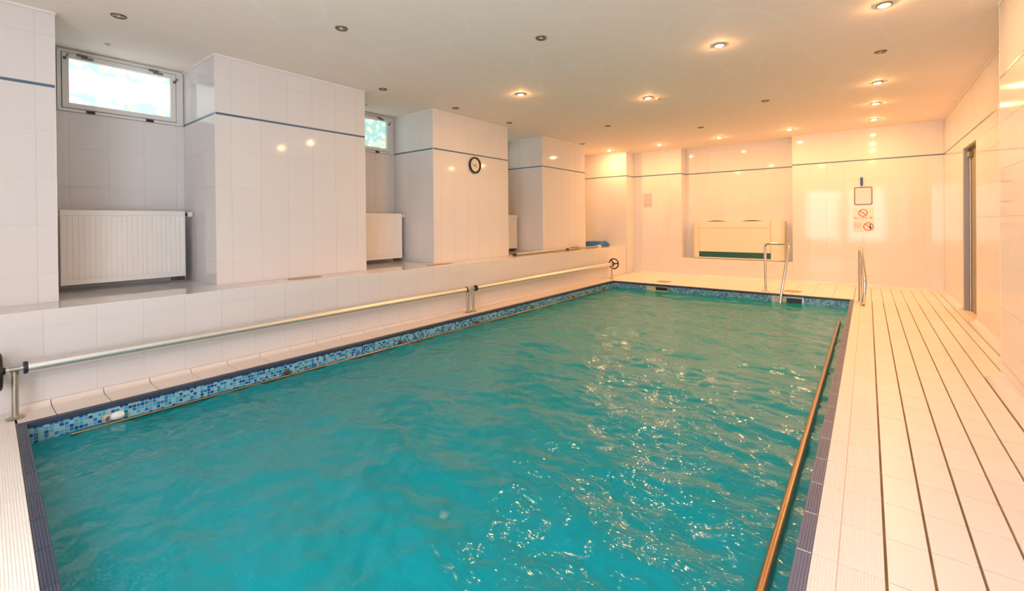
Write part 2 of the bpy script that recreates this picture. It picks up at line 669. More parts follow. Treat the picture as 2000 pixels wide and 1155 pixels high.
def wall_face(parent, o, u, length, step_off, vlist=None, vlist2=None, skip=None):
    """a run of wall tiles with the blue border strip let in"""
    u = Vector(u)
    us = breaks(0, length, 0.25, step_off)
    z = Vector((0, 0, 1))
    o = Vector(o)
    n = u.cross(z)
    base = o - n * TH
    tile_field(parent, 'wall_tile', base, u, z, us, vlist or WV, M['wall_tile'], TH, 0.0016, skip=skip)
    tile_field(parent, 'wall_tile', base, u, z, us, vlist2 or WV2, M['wall_tile'], TH, 0.0016, skip=skip)
    if not (skip and skip(length / 2, 2.11)):
        a = base + u * 0.001
        MB().extrude([(0, BZ0 + 0.001), (TH + 0.0008, BZ0 + 0.001), (TH + 0.0008, BZ1 - 0.001), (0, BZ1 - 0.001)], a, n, z, u, length - 0.002).build('border_strip', M['border'], parent)
    MB().extrude([(0, ZC - 0.018), (TH + 0.006, ZC - 0.018), (TH + 0.010, ZC - 0.001), (0, ZC - 0.001)], base, n, z, u, length).build('ceiling_bead', M['trim'], parent)


# ------------------------------------------------------------------ left wall, niches, pillars
WINS = [(0.585, 1.462), (3.07, 3.945), (5.60, 6.475)]
WZ0, WZ1 = 2.10, 2.622
mb = MB()
mb.box((XB - 0.35, YN - 0.3, -0.1), (XB - TH, 10.0, WZ0))
ys = [YN - 0.3] + [q for w in WINS for q in w] + [10.0]
for i in range(0, len(ys), 2):
    mb.box((XB - 0.35, ys[i], WZ0), (XB - TH, ys[i + 1], ZC))
mb.box((XB - 0.35, YN - 0.3, WZ1), (XB - TH, 10.0, ZC + 0.02))
wall_left = struct('wall_left', mb, M['grout'], 'white tiled back wall of the radiator niches under the small windows', 'wall')


def in_window(y0):
    return lambda uc, vc: vc > WZ0 and any(a - 0.01 < y0 + uc < b + 0.01 for a, b in WINS)


for i, (a, b_) in enumerate(NICHES):
    L = b_ - a
    off = 0.655 - a
    z = Vector((0, 0, 1))
    base = Vector((XB - TH, a, 0))
    u = Vector((0, 1, 0))
    if i < 3:
        # windows take nearly the full width: only lower rows, plus jamb slivers
        tile_field(wall_left, 'wall_tile', base, u, z, breaks(0, L, 0.25, off), [ZL] + WALL_V + [BZ0], M['wall_tile'], TH, 0.0016)
        wa, wb = WINS[i]
        for s0, s1 in ((0, wa - a), (wb - a, L)):
            if s1 - s0 > 0.012:
                tile_field(wall_left, 'wall_tile', base, u, z, [s0, s1], [BZ0 + 0.002, 2.455, ZC], M['wall_tile'], TH, 0.0016)
    else:
        wall_face(wall_left, (XB, a, 0), (0, 1, 0), L, off)

pillar_labels = [
    'broad white tiled wall face beside the bright window niche, blue line across it',
    'wide white tiled pillar between the two windows, blue line across it',
    'white tiled pillar carrying the round clock',
    'white tiled pillar standing behind the pole on the ledge',
]
for i, (a, b_) in enumerate(PILLARS):
    mb = MB().box((XB - TH, a + (TH if i else -0.3), ZL - TH), (XP - TH, b_ - TH, ZC + 0.02))
    p = struct('pillar', mb, M['grout'], pillar_labels[i], 'pillar')
    wall_face(p, (XP, a, 0), (0, 1, 0), b_ - a, (0.39 - a) if i == 0 else 0.125)
    if i > 0:   # side that faces the camera end (-y): u runs +x
        wall_face(p, (XB, a, 0), (1, 0, 0), XP - XB, (XP - XB) % 0.25)
    # side that faces the far end (+y): u runs -x
    wall_face(p, (XP, b_, 0), (-1, 0, 0), XP - XB, 0.25)
    # thin corner beads
    for yc in ((a, b_) if i else (b_,)):
        MB().box((XP - 0.004, yc - 0.002, ZL + 0.001), (XP + 0.0015, yc + 0.002, ZC - 0.001)).build('corner_bead', M['trim'], p)

# corner stub at the far left
mb = MB().box((XB - TH, YS + TH, -0.1), (XS - TH, 9.95, ZC + 0.02))
stub = struct('pillar', mb, M['grout'], 'shallow white tiled corner pier at the end of the ledge, lit by a downlight', 'pillar')
wall_face(stub, (XB, YS, 0), (1, 0, 0), XS - XB, (XS - XB) % 0.25, vlist=[ZL] + WALL_V + [BZ0])
wall_face(stub, (XS, YS, 0), (0, 1, 0), YF - YS, 0.25, vlist=FV)

# ledge
mb = MB().box((XB - TH, YN - 0.2, -0.1), (XL - TH, YS, ZL - TH))
ledge = struct('wall_ledge', mb, M['grout'], 'long low white tiled ledge running along the left side of the pool', 'ledge')
tile_field(ledge, 'wall_tile', (XL - TH, 0, 0), (0, 1, 0), (0, 0, 1), breaks(YN, YS, 0.25, 0.378), [0.035, 0.19, 0.50, ZL - 0.004], M['wall_tile'], TH, 0.0016)
tile_field(ledge, 'ledge_tile', (0, 0, ZL - TH), (1, 0, 0), (0, 1, 0), [XP + 0.002, XL], breaks(YN, YS, 0.25, 0.378), M['wall_tile'], TH, 0.0016)
for a, b_ in NICHES:
    tile_field(ledge, 'ledge_tile', (0, 0, ZL - TH), (1, 0, 0), (0, 1, 0), [XB + 0.002, XB + 0.32, XB + 0.57, XP], breaks(a + 0.002, b_ - 0.002, 0.25, 0.378), M['wall_tile'], TH, 0.0016)
MB().tube([(XL - 0.003, YN, ZL - 0.004), (XL - 0.003, YS, ZL - 0.004)], 0.004, 8).build('edge_bead', M['trim'], ledge, smooth=True)

# ------------------------------------------------------------------ far wall
Y2 = 10.05
mb = MB()
mb.box((XS - 0.1, YF + TH, -0.1), (NY0 - TH, Y2, ZC + 0.02))
mb.box((NY1 + TH, YF + TH, -0.1), (1.6, Y2, ZC + 0.02))
mb.box((NY0 - TH, YF + TH, -0.1), (NY1 + TH, Y2, ZNB - TH))
mb.box((NY0 - TH, YNB + TH, ZNB - TH), (NY1 + TH, Y2, ZC + 0.02))
wall_far = struct('wall_far', mb, M['grout'], 'white tiled end wall with a shallow niche for the dehumidifier', 'wall')
wall_face(wall_far, (XS, YF, 0), (1, 0, 0), NY0 - XS, 0.04, vlist=FV)
wall_face(wall_far, (NY1, YF, 0), (1, 0, 0), XR - NY1, 0.01, vlist=FV)
tile_field(wall_far, 'wall_tile', (NY0, YF + TH, 0), (1, 0, 0), (0, 0, 1), breaks(0, NY1 - NY0, 0.25, 0.04), [0.06, 0.19, ZNB], M['wall_tile'], TH, 0.0016)
wall_face(wall_far, (NY0, YNB, 0), (1, 0, 0), NY1 - NY0, 0.23, vlist=[ZNB, 0.50] + WALL_V + [BZ0])
wall_face(wall_far, (NY0, YF, 0), (0, 1, 0), YNB - YF, 0.25, vlist=[ZNB, 0.50] + WALL_V + [BZ0])
wall_face(wall_far, (NY1, YNB, 0), (0, -1, 0), YNB - YF, 0.25, vlist=[ZNB, 0.50] + WALL_V + [BZ0])
tile_field(wall_far, 'wall_tile', (0, 0, ZNB - TH), (1, 0, 0), (0, 1, 0), breaks(NY0, NY1, 0.25, NY0 + 0.23), [YF, YNB], M['wall_tile'], TH, 0.0016)

# ------------------------------------------------------------------ right wall, with the doorway
DY0, DY1, DZ = 6.90, 7.755, 1.972
mb = MB()
mb.box((XR + TH, YSTEP, -0.1), (XR + 0.32, DY0, ZC + 0.02))
mb.box((XR + TH, DY1, -0.1), (XR + 0.32, YF + 0.3, ZC + 0.02))
mb.box((XR + TH, DY0, DZ), (XR + 0.32, DY1, ZC + 0.02))
wall_right = struct('wall_right', mb, M['grout'], 'white tiled right wall with the narrow doorway', 'wall')


def not_door(y_from):
    return lambda uc, vc: vc < DZ and DY0 < y_from - uc < DY1


usr = YF - YSTEP
for vl in ([0.06, 0.19, 0.50] + WALL_V[:3] + [1.795, DZ], [DZ, BZ0], WV2):
    us = breaks(0, usr, 0.25, 0.0)
    us = sorted(set([round(q, 4) for q in us if not (abs(q - (YF - DY0)) < 0.04 or abs(q - (YF - DY1)) < 0.04)] + [round(YF - DY0, 4), round(YF - DY1, 4)]))
    tile_field(wall_right, 'wall_tile', (XR + TH, YF, 0), (0, -1, 0), (0, 0, 1), us, vl, M['wall_tile'], TH, 0.0016, skip=not_door(YF))
MB().box((XR - 0.0008, YSTEP, BZ0 + 0.001), (XR + TH, YF - 0.001, BZ1 - 0.001)).build('border_strip', M['border'], wall_right)
MB().box((XR - 0.008, YSTEP, ZC - 0.018), (XR + TH, YF, ZC - 0.001)).build('ceiling_bead', M['trim'], wall_right)
MB().box((XR2 + TH, YN - 0.3, -0.1), (XR + 0.32, YSTEP - TH, ZC + 0.02))
mb = MB().box((XR2 + TH, YN - 0.3, -0.1), (XR + 0.32, YSTEP - TH, ZC + 0.02))
wall_step = struct('wall_right', mb, M['grout'], 'white tiled wall that steps forward before the doorway', 'wall')
wall_face(wall_step, (XR2, YSTEP, 0), (0, -1, 0), YSTEP - YN, 0.25, vlist=FV)
wall_face(wall_step, (XR, YSTEP, 0), (-1, 0, 0), XR - XR2, 0.25, vlist=FV) if False else None
MB().box((XR2 - 0.0015, YSTEP - 0.004, 0.02), (XR2 + 0.004, YSTEP + 0.0005, ZC - 0.001)).build('corner_bead', M['trim'], wall_step)

# doorway: frame on the reveal, leaf set back
d = empty('door_1', (XR + 0.16, (DY0 + DY1) / 2, 0), 'olive door leaf in a grey metal frame in the right wall', 'door', kind='structure')
fr1 = MB().box((XR + 0.004, DY1 - 0.045, 0.0), (XR + 0.052, DY1 - 0.002, DZ - 0.002), 0.003).build('door_jamb', M['door_grey'])
fr2 = MB().box((XR + 0.03, DY0 + 0.002, 0.0), (XR + 0.064, DY0 + 0.012, DZ - 0.002), 0.003).build('door_jamb', M['door_green'])
fr3 = MB().box((XR + 0.012, DY0 + 0.012, DZ - 0.014), (XR + 0.064, DY1 - 0.045, DZ - 0.002), 0.003).build('door_head', M['door_green'])
bead = MB().box((XR + 0.053, DY1 - 0.060, 0.01), (XR + 0.063, DY1 - 0.046, DZ - 0.10), 0.003).build('glazing_bead', M['brushed'])
leaf = MB().box((XR + 0.066, DY0 + 0.014, 0.01), (XR + 0.106, DY1 - 0.004, DZ - 0.016), 0.002).build('door_leaf', M['door_green'])
closer = MB().box((XR + 0.030, DY1 - 0.20, DZ - 0.11), (XR + 0.065, DY1 - 0.05, DZ - 0.05), 0.006).build('door_closer', M['door_green'])
hnd = MB().tube([(XR + 0.065, DY0 + 0.10, 1.0), (XR + 0.03, DY0 + 0.10, 1.0), (XR + 0.03, DY0 + 0.20, 1.0)], 0.009, 8).build('door_handle', M['steel'])
thr = MB().box((XR + 0.0, DY0 + 0.002, -0.02), (XR + 0.30, DY1 - 0.002, 0.004)).build('threshold', M['deck_left'])
adopt(d, fr1, fr2, fr3, bead, leaf, closer, hnd, thr)

# ------------------------------------------------------------------ near wall; unseen frosted windows guessed from reflections, added as neutral fill
NWX = [(-1.90, -0.75), (-0.60, 0.55)]
NZ0, NZ1 = 0.30, 2.25
mb = MB()
mb.box((XB - 0.3, YN - 0.25, -0.1), (XR + 0.3, YN - TH, NZ0))
mb.box((XB - 0.3, YN - 0.25, NZ1), (XR + 0.3, YN - TH, ZC + 0.02))
xs = [XB - 0.3] + [q for w in NWX for q in w] + [XR + 0.3]
for i in range(0, len(xs), 2):
    mb.box((xs[i], YN - 0.25, NZ0), (xs[i + 1], YN - TH, NZ1))
wall_near = struct('wall_near', mb, M['grout'], 'white tiled near wall with two tall frosted windows added for fill light', 'wall')
tile_field(wall_near, 'wall_tile', (XR2, YN - TH, 0), (-1, 0, 0), (0, 0, 1), breaks(0, XR2 - XP, 0.25, 0.0), [0.06, 0.19, NZ0], M['wall_tile'], TH, 0.0016)
tile_field(wall_near, 'wall_tile', (XR2, YN - TH, 0), (-1, 0, 0), (0, 0, 1), breaks(0, XR2 - XP, 0.25, 0.0), [NZ1, ZC], M['wall_tile'], TH, 0.0016)
for i, (a, b_) in enumerate(NWX):
    w = empty('window_%d' % (i + 4), ((a + b_) / 2, YN, NZ0), 'unseen frosted window added in the near wall for neutral fill light', 'window', 'added fill windows', kind='structure')
    f1 = MB()
    t = 0.06
    f1.box((a + 0.001, YN - 0.12, NZ0 + 0.001), (a + t, YN - 0.02, NZ1 - 0.001)).box((b_ - t, YN - 0.12, NZ0 + 0.001), (b_ - 0.001, YN - 0.02, NZ1 - 0.001))
    f1.box((a + t, YN - 0.12, NZ0 + 0.001), (b_ - t, YN - 0.02, NZ0 + t)).box((a + t, YN - 0.12, NZ1 - t), (b_ - t, YN - 0.02, NZ1 - 0.001))
    f1 = f1.build('window_frame', M['frame'])
    g = MB().box((a + t, YN - 0.08, NZ0 + t), (b_ - t, YN - 0.07, NZ1 - t)).build('pane', M['frosted'])
    adopt(w, f1, g)

# ------------------------------------------------------------------ ceiling
mb = MB().box((XB - 0.35, YN - 0.3, ZC), (XR + 0.32, Y2, ZC + 0.15))
ceiling = struct('ceiling', mb, M['plaster'], 'plain off-white plaster ceiling dotted with downlights', 'ceiling')

# ------------------------------------------------------------------ pool basin
ZB = -1.35
mb = MB()
n0, n1 = near_y(PX0), near_y(PX1)
bv = [(PX0, n0), (PX1, n1), (PX1, PY1), (PX0, PY1)]
tw = 0.12
ov = [(PX0 - tw, n0 - tw), (PX1 + tw, n1 - tw), (PX1 + tw, PY1 + tw), (PX0 - tw, PY1 + tw)]
ztop = -0.028
v = [(x, y, ZB) for x, y in bv] + [(x, y, ztop) for x, y in bv] + [(x, y, ztop) for x, y in ov] + [(x, y, ZB - 0.1) for x, y in ov]
f = [(0, 1, 2, 3)]
for k in range(4):
    l = (k + 1) % 4
    f += [(k, 4 + k, 4 + l, l), (4 + k, 8 + k, 8 + l, 4 + l), (8 + k, 12 + k, 12 + l, 8 + l)]
f.append((15, 14, 13, 12))
mb.add(v, f)
basin = struct('pool_basin', mb, M['basin'], 'sunken rectangular pool lined with blue mosaic', 'pool')

# mosaic: real tesserae on the left and far walls, above and just below the water
PITCH_M = 0.0213
TES = {}


def tessera(k):
    if k not in TES:
        s, t, c = PITCH_M * 0.86 / 2, 0.003, 0.0008
        v = [(-s, -s, 0), (s, -s, 0), (s, s, 0), (-s, s, 0), (-s + c, -s + c, t), (s - c, -s + c, t), (s - c, s - c, t), (-s + c, s - c, t)]
        f = [(4, 5, 6, 7), (0, 1, 5, 4), (1, 2, 6, 5), (2, 3, 7, 6), (3, 0, 4, 7)]
        me = bpy.data.meshes.new('mosaic_tile')
        me.from_pydata(v, [], f)
        me.materials.append(MOSAIC[k])
        TES[k] = me
    return TES[k]


rows = 9
gv = MB().box((PX0 - 0.002, n0 + 0.002, -0.022 - rows * PITCH_M), (PX0 + 0.0012, PY1, -0.022))
gv.build('mosaic_bed', M['basin_grout'], basin)
MB().box((PX0, PY1 - 0.0012, -0.022 - rows * PITCH_M), (PX1, PY1 + 0.002, -0.022)).build('mosaic_bed', M['basin_grout'], basin)
SKIM = [(-3.165, -2.745), (-1.15, -0.745)]
stuff = {k: MB() for k in range(5)}
nind = 0


def pick_colour(along, row):
    # bands of light and dark as in a mixed mosaic sheet
    w = 0.5 + 0.5 * math.sin(along * 9.0) * math.sin(along * 3.1 + 1.0)
    r = random.random()
    if r < 0.20 + 0.24 * w:
        return 0
    if r < 0.38 + 0.22 * w:
        return 1
    if r < 0.50 + 0.18 * w:
        return 4
    if r < 0.79 + 0.07 * w:
        return 2
    return 3


RX = Matrix.Rotation(math.pi / 2, 4, 'Y')
rot_left = Matrix(((0, 0, 1), (1, 0, 0), (0, 1, 0))).to_4x4()     # local z -> +x, x -> +y, y -> +z
rot_far = Matrix(((1, 0, 0), (0, 0, -1), (0, 1, 0))).to_4x4()     # local z -> -y
ncol = int((PY1 - n0) / PITCH_M)
for c in range(ncol):
    yy = n0 + 0.006 + (c + 0.5) * PITCH_M
    for r in range(rows):
        zz = -0.024 - (r + 0.5) * PITCH_M
        k = pick_colour(yy, r)
        mw = Matrix.Translation((PX0 + 0.001, yy, zz)) @ rot_left
        if c < 60 and r < 5:
            t = bpy.data.objects.new('mosaic_tile', tessera(k))
            COL.objects.link(t)
            t.matrix_world = mw
            t.parent = basin
        else:
            me = tessera(k)
            stuff[k].add([mw @ p.co for p in me.vertices], [tuple(p.vertices) for p in me.polygons])
ncol = int((PX1 - PX0) / PITCH_M)
for c in range(ncol):
    xx = PX0 + 0.006 + (c + 0.5) * PITCH_M
    if any(a - 0.01 < xx < b_ + 0.01 for a, b_ in SKIM):
        continue
    for r in range(rows):
        zz = -0.024 - (r + 0.5) * PITCH_M
        k = pick_colour(xx + 20, r)
        mw = Matrix.Translation((xx, PY1 - 0.001, zz)) @ rot_far
        me = tessera(k)
        stuff[k].add([mw @ p.co for p in me.vertices], [tuple(p.vertices) for p in me.polygons])
for k in range(5):
    o = mesh_obj('mosaic_field', stuff[k].v, stuff[k].f, MOSAIC[k], basin)
    o['kind'] = 'stuff'

# ------------------------------------------------------------------ decks
DT = 0.010   # tile thickness on the deck
# right deck
mb = MB().box((PX1 + 0.004, YN - 0.1, -0.03), (XR + 0.3, PY1 + 0.05, -DT))
floor_right = struct('floor_right', mb, M['groove'], 'cream tiled deck along the right wall with dark brown joints', 'floor')
J0 = 1.812
RYS = breaks(0.1, PY1 + 0.04, 0.25, J0)
tile_field(floor_right, 'coping_tile', (0, 0, -0.012), (1, 0, 0), (0, 1, 0), [-0.1985, -0.1535], RYS, M['navy_worn'], 0.011, 0.001, 0.0006, ridges=5, jv=0.004)
nose = MB().box((PX1 - 0.004, 0.1, -0.032), (PX1 + 0.006, PY1 + 0.04, -0.003)).build('coping_nose', M['navy_worn'], floor_right)
gr = MB()
for y in RYS[1:-1]:
    gr.box((-0.197, y - 0.002, -0.0145), (-0.1545, y + 0.002, -0.0012))
gr = gr.build('coping_joints', M['white_grout'], floor_right)
gr['kind'] = 'stuff'
MB().box((-0.0845, 0.1, -DT), (-0.0802, PY1 + 0.04, -0.0012)).build('joint_strip', mat('pale_joint', (0.72, 0.58, 0.44), 0.7), floor_right)
tile_field(floor_right, 'ridged_tile', (0, 0, -DT), (1, 0, 0), (0, 1, 0), [-0.1535, -0.0825], RYS, M['deck_ridge'], DT, 0.0015, 0.0008, ridges=8, jv=0.003)
tile_field(floor_right, 'ridged_tile', (0, 0, -DT), (1, 0, 0), (0, 1, 0), [-0.0815, 0.0385], RYS, M['deck_ridge'], DT, 0.002, 0.0008, ridges=14, jv=0.003)
cols = [0.0415, 0.160, 0.2815, 0.402, 0.522, 0.6415]
tile_field(floor_right, 'deck_tile', (0, 0, -DT), (1, 0, 0), (0, 1, 0), cols, RYS, M['deck_tile'], DT, 0.008, 0.0015, jv=0.0065)
RYS2 = breaks(YSTEP - 0.03, PY1 + 0.04, 0.25, J0)
tile_field(floor_right, 'deck_tile', (0, 0, -DT), (1, 0, 0), (0, 1, 0), [0.6415, 0.762, XR - 0.075], RYS2, M['deck_tile'], DT, 0.008, 0.0015, jv=0.0065)
# near end of the right deck, beside and behind the camera
tile_field(floor_right, 'deck_tile', (0, 0, -DT), (1, 0, 0), (0, 1, 0), breaks(PX1, 0.642, 0.12, 0.0415), breaks(YN, 0.1, 0.25, J0), M['deck_tile'], DT, 0.005, 0.0015, jv=0.0065)


def cove(parent, name, xw, y0, y1, step_off, material, w=0.075, h=0.062, side=-1):
    """curved skirting tiles along a wall at x = xw; side -1: room lies at -x"""
    prof = []
    for i in range(7):
        a = math.pi / 2 * i / 6
        prof.append((w - w * math.sin(a), h * (1 - math.cos(a)) * 1.0))
    # concave: from floor out in the room, up to the wall
    prof = [(w * (1 - math.sin(math.pi / 2 * i / 6)), h * (1 - math.cos(math.pi / 2 * i / 6))) for i in range(7)]
    prof = prof + [(-0.004, h), (-0.004, -0.009), (w, -0.009)]
    ysl = breaks(y0, y1, 0.25, step_off)
    for a, b_ in zip(ysl[:-1], ysl[1:]):
        MB().extrude(prof, (xw, a + 0.001, 0.0), (side, 0, 0), (0, 0, 1), (0, 1, 0), b_ - a - 0.002).build(name, material, parent)


cove(floor_right, 'cove_tile', XR + 0.003, DY1 + 0.0, YF - 0.01, J0, M['wall_tile'])
cove(floor_right, 'cove_tile', XR + 0.003, YSTEP, DY0, J0, M['wall_tile'])
cove(floor_right, 'cove_tile', XR2 + 0.003, YN + 0.2, YSTEP - 0.002, J0, M['wall_tile'], w=0.085)
tile_field(floor_right, 'deck_tile', (0, 0, -DT), (1, 0, 0), (0, 1, 0), [XR - 0.075, XR + 0.002], breaks(DY0, DY1, 0.25, J0), M['deck_tile'], DT, 0.005, 0.001, jv=0.002)

# far deck
mb = MB().box((XS - 0.2, PY1 + 0.052, -0.03), (XR + 0.3, YF + 0.2, -DT))
floor_far = struct('floor_far', mb, M['deck_grout'], 'cream tiled deck across the end of the pool', 'floor')
FX = breaks(XL, -0.16, 0.25, -0.16)
FYS = [PY1 + 0.045] + [PY1 + 0.045 + 0.12 * k for k in range(1, 13)] + [YF - 0.045]
tile_field(floor_far, 'deck_tile', (0, 0, -DT), (1, 0, 0), (0, 1, 0), FX, FYS, M['deck_tile'], DT, 0.004, 0.0012, jv=0.003)
FYS2 = [PY1 + 0.045] + [q for q in breaks(PY1 + 0.045, YF - 0.045, 0.25, J0)[1:]]
tile_field(floor_far, 'deck_tile', (0, 0, -DT), (1, 0, 0), (0, 1, 0), [-0.157, -0.0825, 0.0385, 0.160, 0.2815, 0.402, 0.522, 0.6415, 0.762, XR - 0.075], FYS2, M['deck_tile'], DT, 0.006, 0.0012, jv=0.002)
tile_field(floor_far, 'coping_tile', (0, 0, -0.012), (1, 0, 0), (0, 1, 0), breaks(PX0 - 0.04, PX1 - 0.004, 0.25, -0.16), [PY1 - 0.004, PY1 + 0.042], M['navy'], 0.011, 0.003, 0.0006, ridges=5, ridge_axis=0, jv=0.001)
MB().box((PX0, PY1 - 0.004, -0.032), (PX1, PY1 + 0.006, -0.003)).build('coping_nose', M['navy'], floor_far)
xs_ = breaks(XS + 0.004, XR - 0.01, 0.25, -0.16)
pr = [(0.055 * (1 - math.sin(math.pi / 2 * i / 5)), 0.062 * (1 - math.cos(math.pi / 2 * i / 5))) for i in range(6)] + [(-0.004, 0.062), (-0.004, -0.009), (0.055, -0.009)]
for a, b_ in zip(xs_[:-1], xs_[1:]):
    MB().extrude(pr, (a + 0.001, YF + 0.003, 0), (0, -1, 0), (0, 0, 1), (1, 0, 0), b_ - a - 0.002).build('cove_tile', M['wall_tile'], floor_far)

# left deck
mb = MB().box((XL - 0.05, YN - 0.1, -0.03), (PX0 - 0.004, PY1 + 0.05, -DT))
floor_left = struct('floor_left', mb, M['edge_grout'], 'narrow blush tiled strip between the pool edge and the ledge', 'floor')
LYS = breaks(n0 - 0.03, PY1 + 0.04, 0.25, 0.407)
x_out, x_in = -3.838, XL + 0.002
wcv = x_out - x_in
prof = [(0, -0.0095), (0, -0.001), (0.002, 0.0), (wcv - 0.05, 0.0)]
prof += [(wcv - 0.05 + 0.045 * math.sin(math.pi / 2 * i / 5), 0.034 * (1 - math.cos(math.pi / 2 * i / 5))) for i in range(1, 6)]
prof += [(wcv - 0.001, 0.034), (wcv - 0.001, -0.0095)]
for a, b_ in zip(LYS[:-1], LYS[1:]):
    MB().extrude(prof, (x_out, a + 0.002, 0), (-1, 0, 0), (0, 0, 1), (0, 1, 0), b_ - a - 0.004).build('edge_tile', M['deck_left'], floor_left)
tile_field(floor_left, 'coping_tile', (0, 0, -0.012), (1, 0, 0), (0, 1, 0), [-3.837, PX0 + 0.004], LYS, M['navy'], 0.011, 0.001, 0.0006, ridges=5, jv=0.003)
MB().box((PX0 - 0.006, n0, -0.032), (PX0 + 0.004, PY1 - 0.004, -0.003)).build('coping_nose', M['navy'], floor_left)

# near deck (slightly out of square with the pool)
ang = math.atan(-0.0368)
u_ = Vector((math.cos(ang), math.sin(ang), 0))
v_ = Vector((-math.sin(ang), math.cos(ang), 0))
o_ = Vector((-1.97, near_y(-1.97), 0))
mb = MB()
q0, q1 = -2.13, 1.76
pv = [o_ + u_ * q0 - v_ * 0.002, o_ + u_ * q1 - v_ * 0.002, Vector((PX1 + 0.004, YN - 0.1, 0)), Vector((XL - 0.05, YN - 0.1, 0))]
mb.add([(p.x, p.y, -0.03) for p in pv] + [(p.x, p.y, -DT) for p in pv], [(3, 2, 1, 0), (4, 5, 6, 7), (0, 1, 5, 4), (1, 2, 6, 5), (2, 3, 7, 6), (3, 0, 4, 7)])
floor_near = struct('floor_near', mb, M['groove'], 'ridged cream deck at the near end of the pool', 'floor')
NX = breaks(-2.10, 1.72, 0.25, -0.305)
tile_field(floor_near, 'coping_tile', o_ + Vector((0, 0, -0.012)), u_, v_, breaks(-1.88, 1.77, 0.25, -0.305), [-0.039, 0.003], M['navy'], 0.011, 0.003, 0.0006, ridges=5, ridge_axis=0, jv=0.001)
MB().extrude([(-0.006, -0.032), (0.003, -0.032), (0.003, -0.003), (-0.006, -0.003)], o_ + u_ * -1.84, v_, Vector((0, 0, 1)), u_, 3.6).build('coping_nose', M['navy'], floor_near)
tile_field(floor_near, 'ridged_tile', o_ + Vector((0, 0, -DT)), u_, v_, NX, [-0.1375, -0.0395], M['deck_ridge'], DT, 0.002, 0.0008, ridges=11, ridge_axis=0, jv=0.002)
vv = [-0.1415 - 0.12 * k for k in range(11, -1, -1)]
tile_field(floor_near, 'deck_tile', o_ + Vector((0, 0, -DT)), u_, v_, NX, vv, M['deck_tile'], DT, 0.003, 0.001, jv=0.006)

# ------------------------------------------------------------------ water
rngw = random.Random(3)
waves = []
for i in range(90):
    lam = 0.065 * (0.75 / 0.065) ** rngw.random()
    th = rngw.gauss(0.95, 0.75)
    amp = 0.00085 * (lam / 0.4) ** 0.85
    waves.append((2 * math.pi / lam * math.cos(th), 2 * math.pi / lam * math.sin(th), amp, rngw.random() * 6.28))
import numpy as np
NXW, NYW = 340, 720
X = np.linspace(PX0 + 0.002, PX1 - 0.002, NXW)
T = np.linspace(0, 1, NYW)
XX, TT = np.meshgrid(X, T)
NYR = 0.211 - 0.0368 * (XX + 1.97) + 0.002
YY = NYR + (PY1 - 0.003 - NYR) * TT
ZZ = np.zeros_like(XX)
for kx, ky, a, ph in waves:
    ZZ += a * np.sin(kx * XX + ky * YY + ph)
ZZ += ZW
verts = np.stack([XX.ravel(), YY.ravel(), ZZ.ravel()], 1)
idx = np.arange(NXW * NYW).reshape(NYW, NXW)
faces = np.stack([idx[:-1, :-1].ravel(), idx[:-1, 1:].ravel(), idx[1:, 1:].ravel(), idx[1:, :-1].ravel()], 1)
me = bpy.data.meshes.new('pool_water')
me.from_pydata(verts.tolist(), [], faces.tolist())
me.materials.append(M['water'])
for p in me.polygons:
    p.use_smooth = True
water = bpy.data.objects.new('pool_water', me)
COL.objects.link(water)
tag(water, 'rippled turquoise water filling the pool', 'water', kind='stuff')

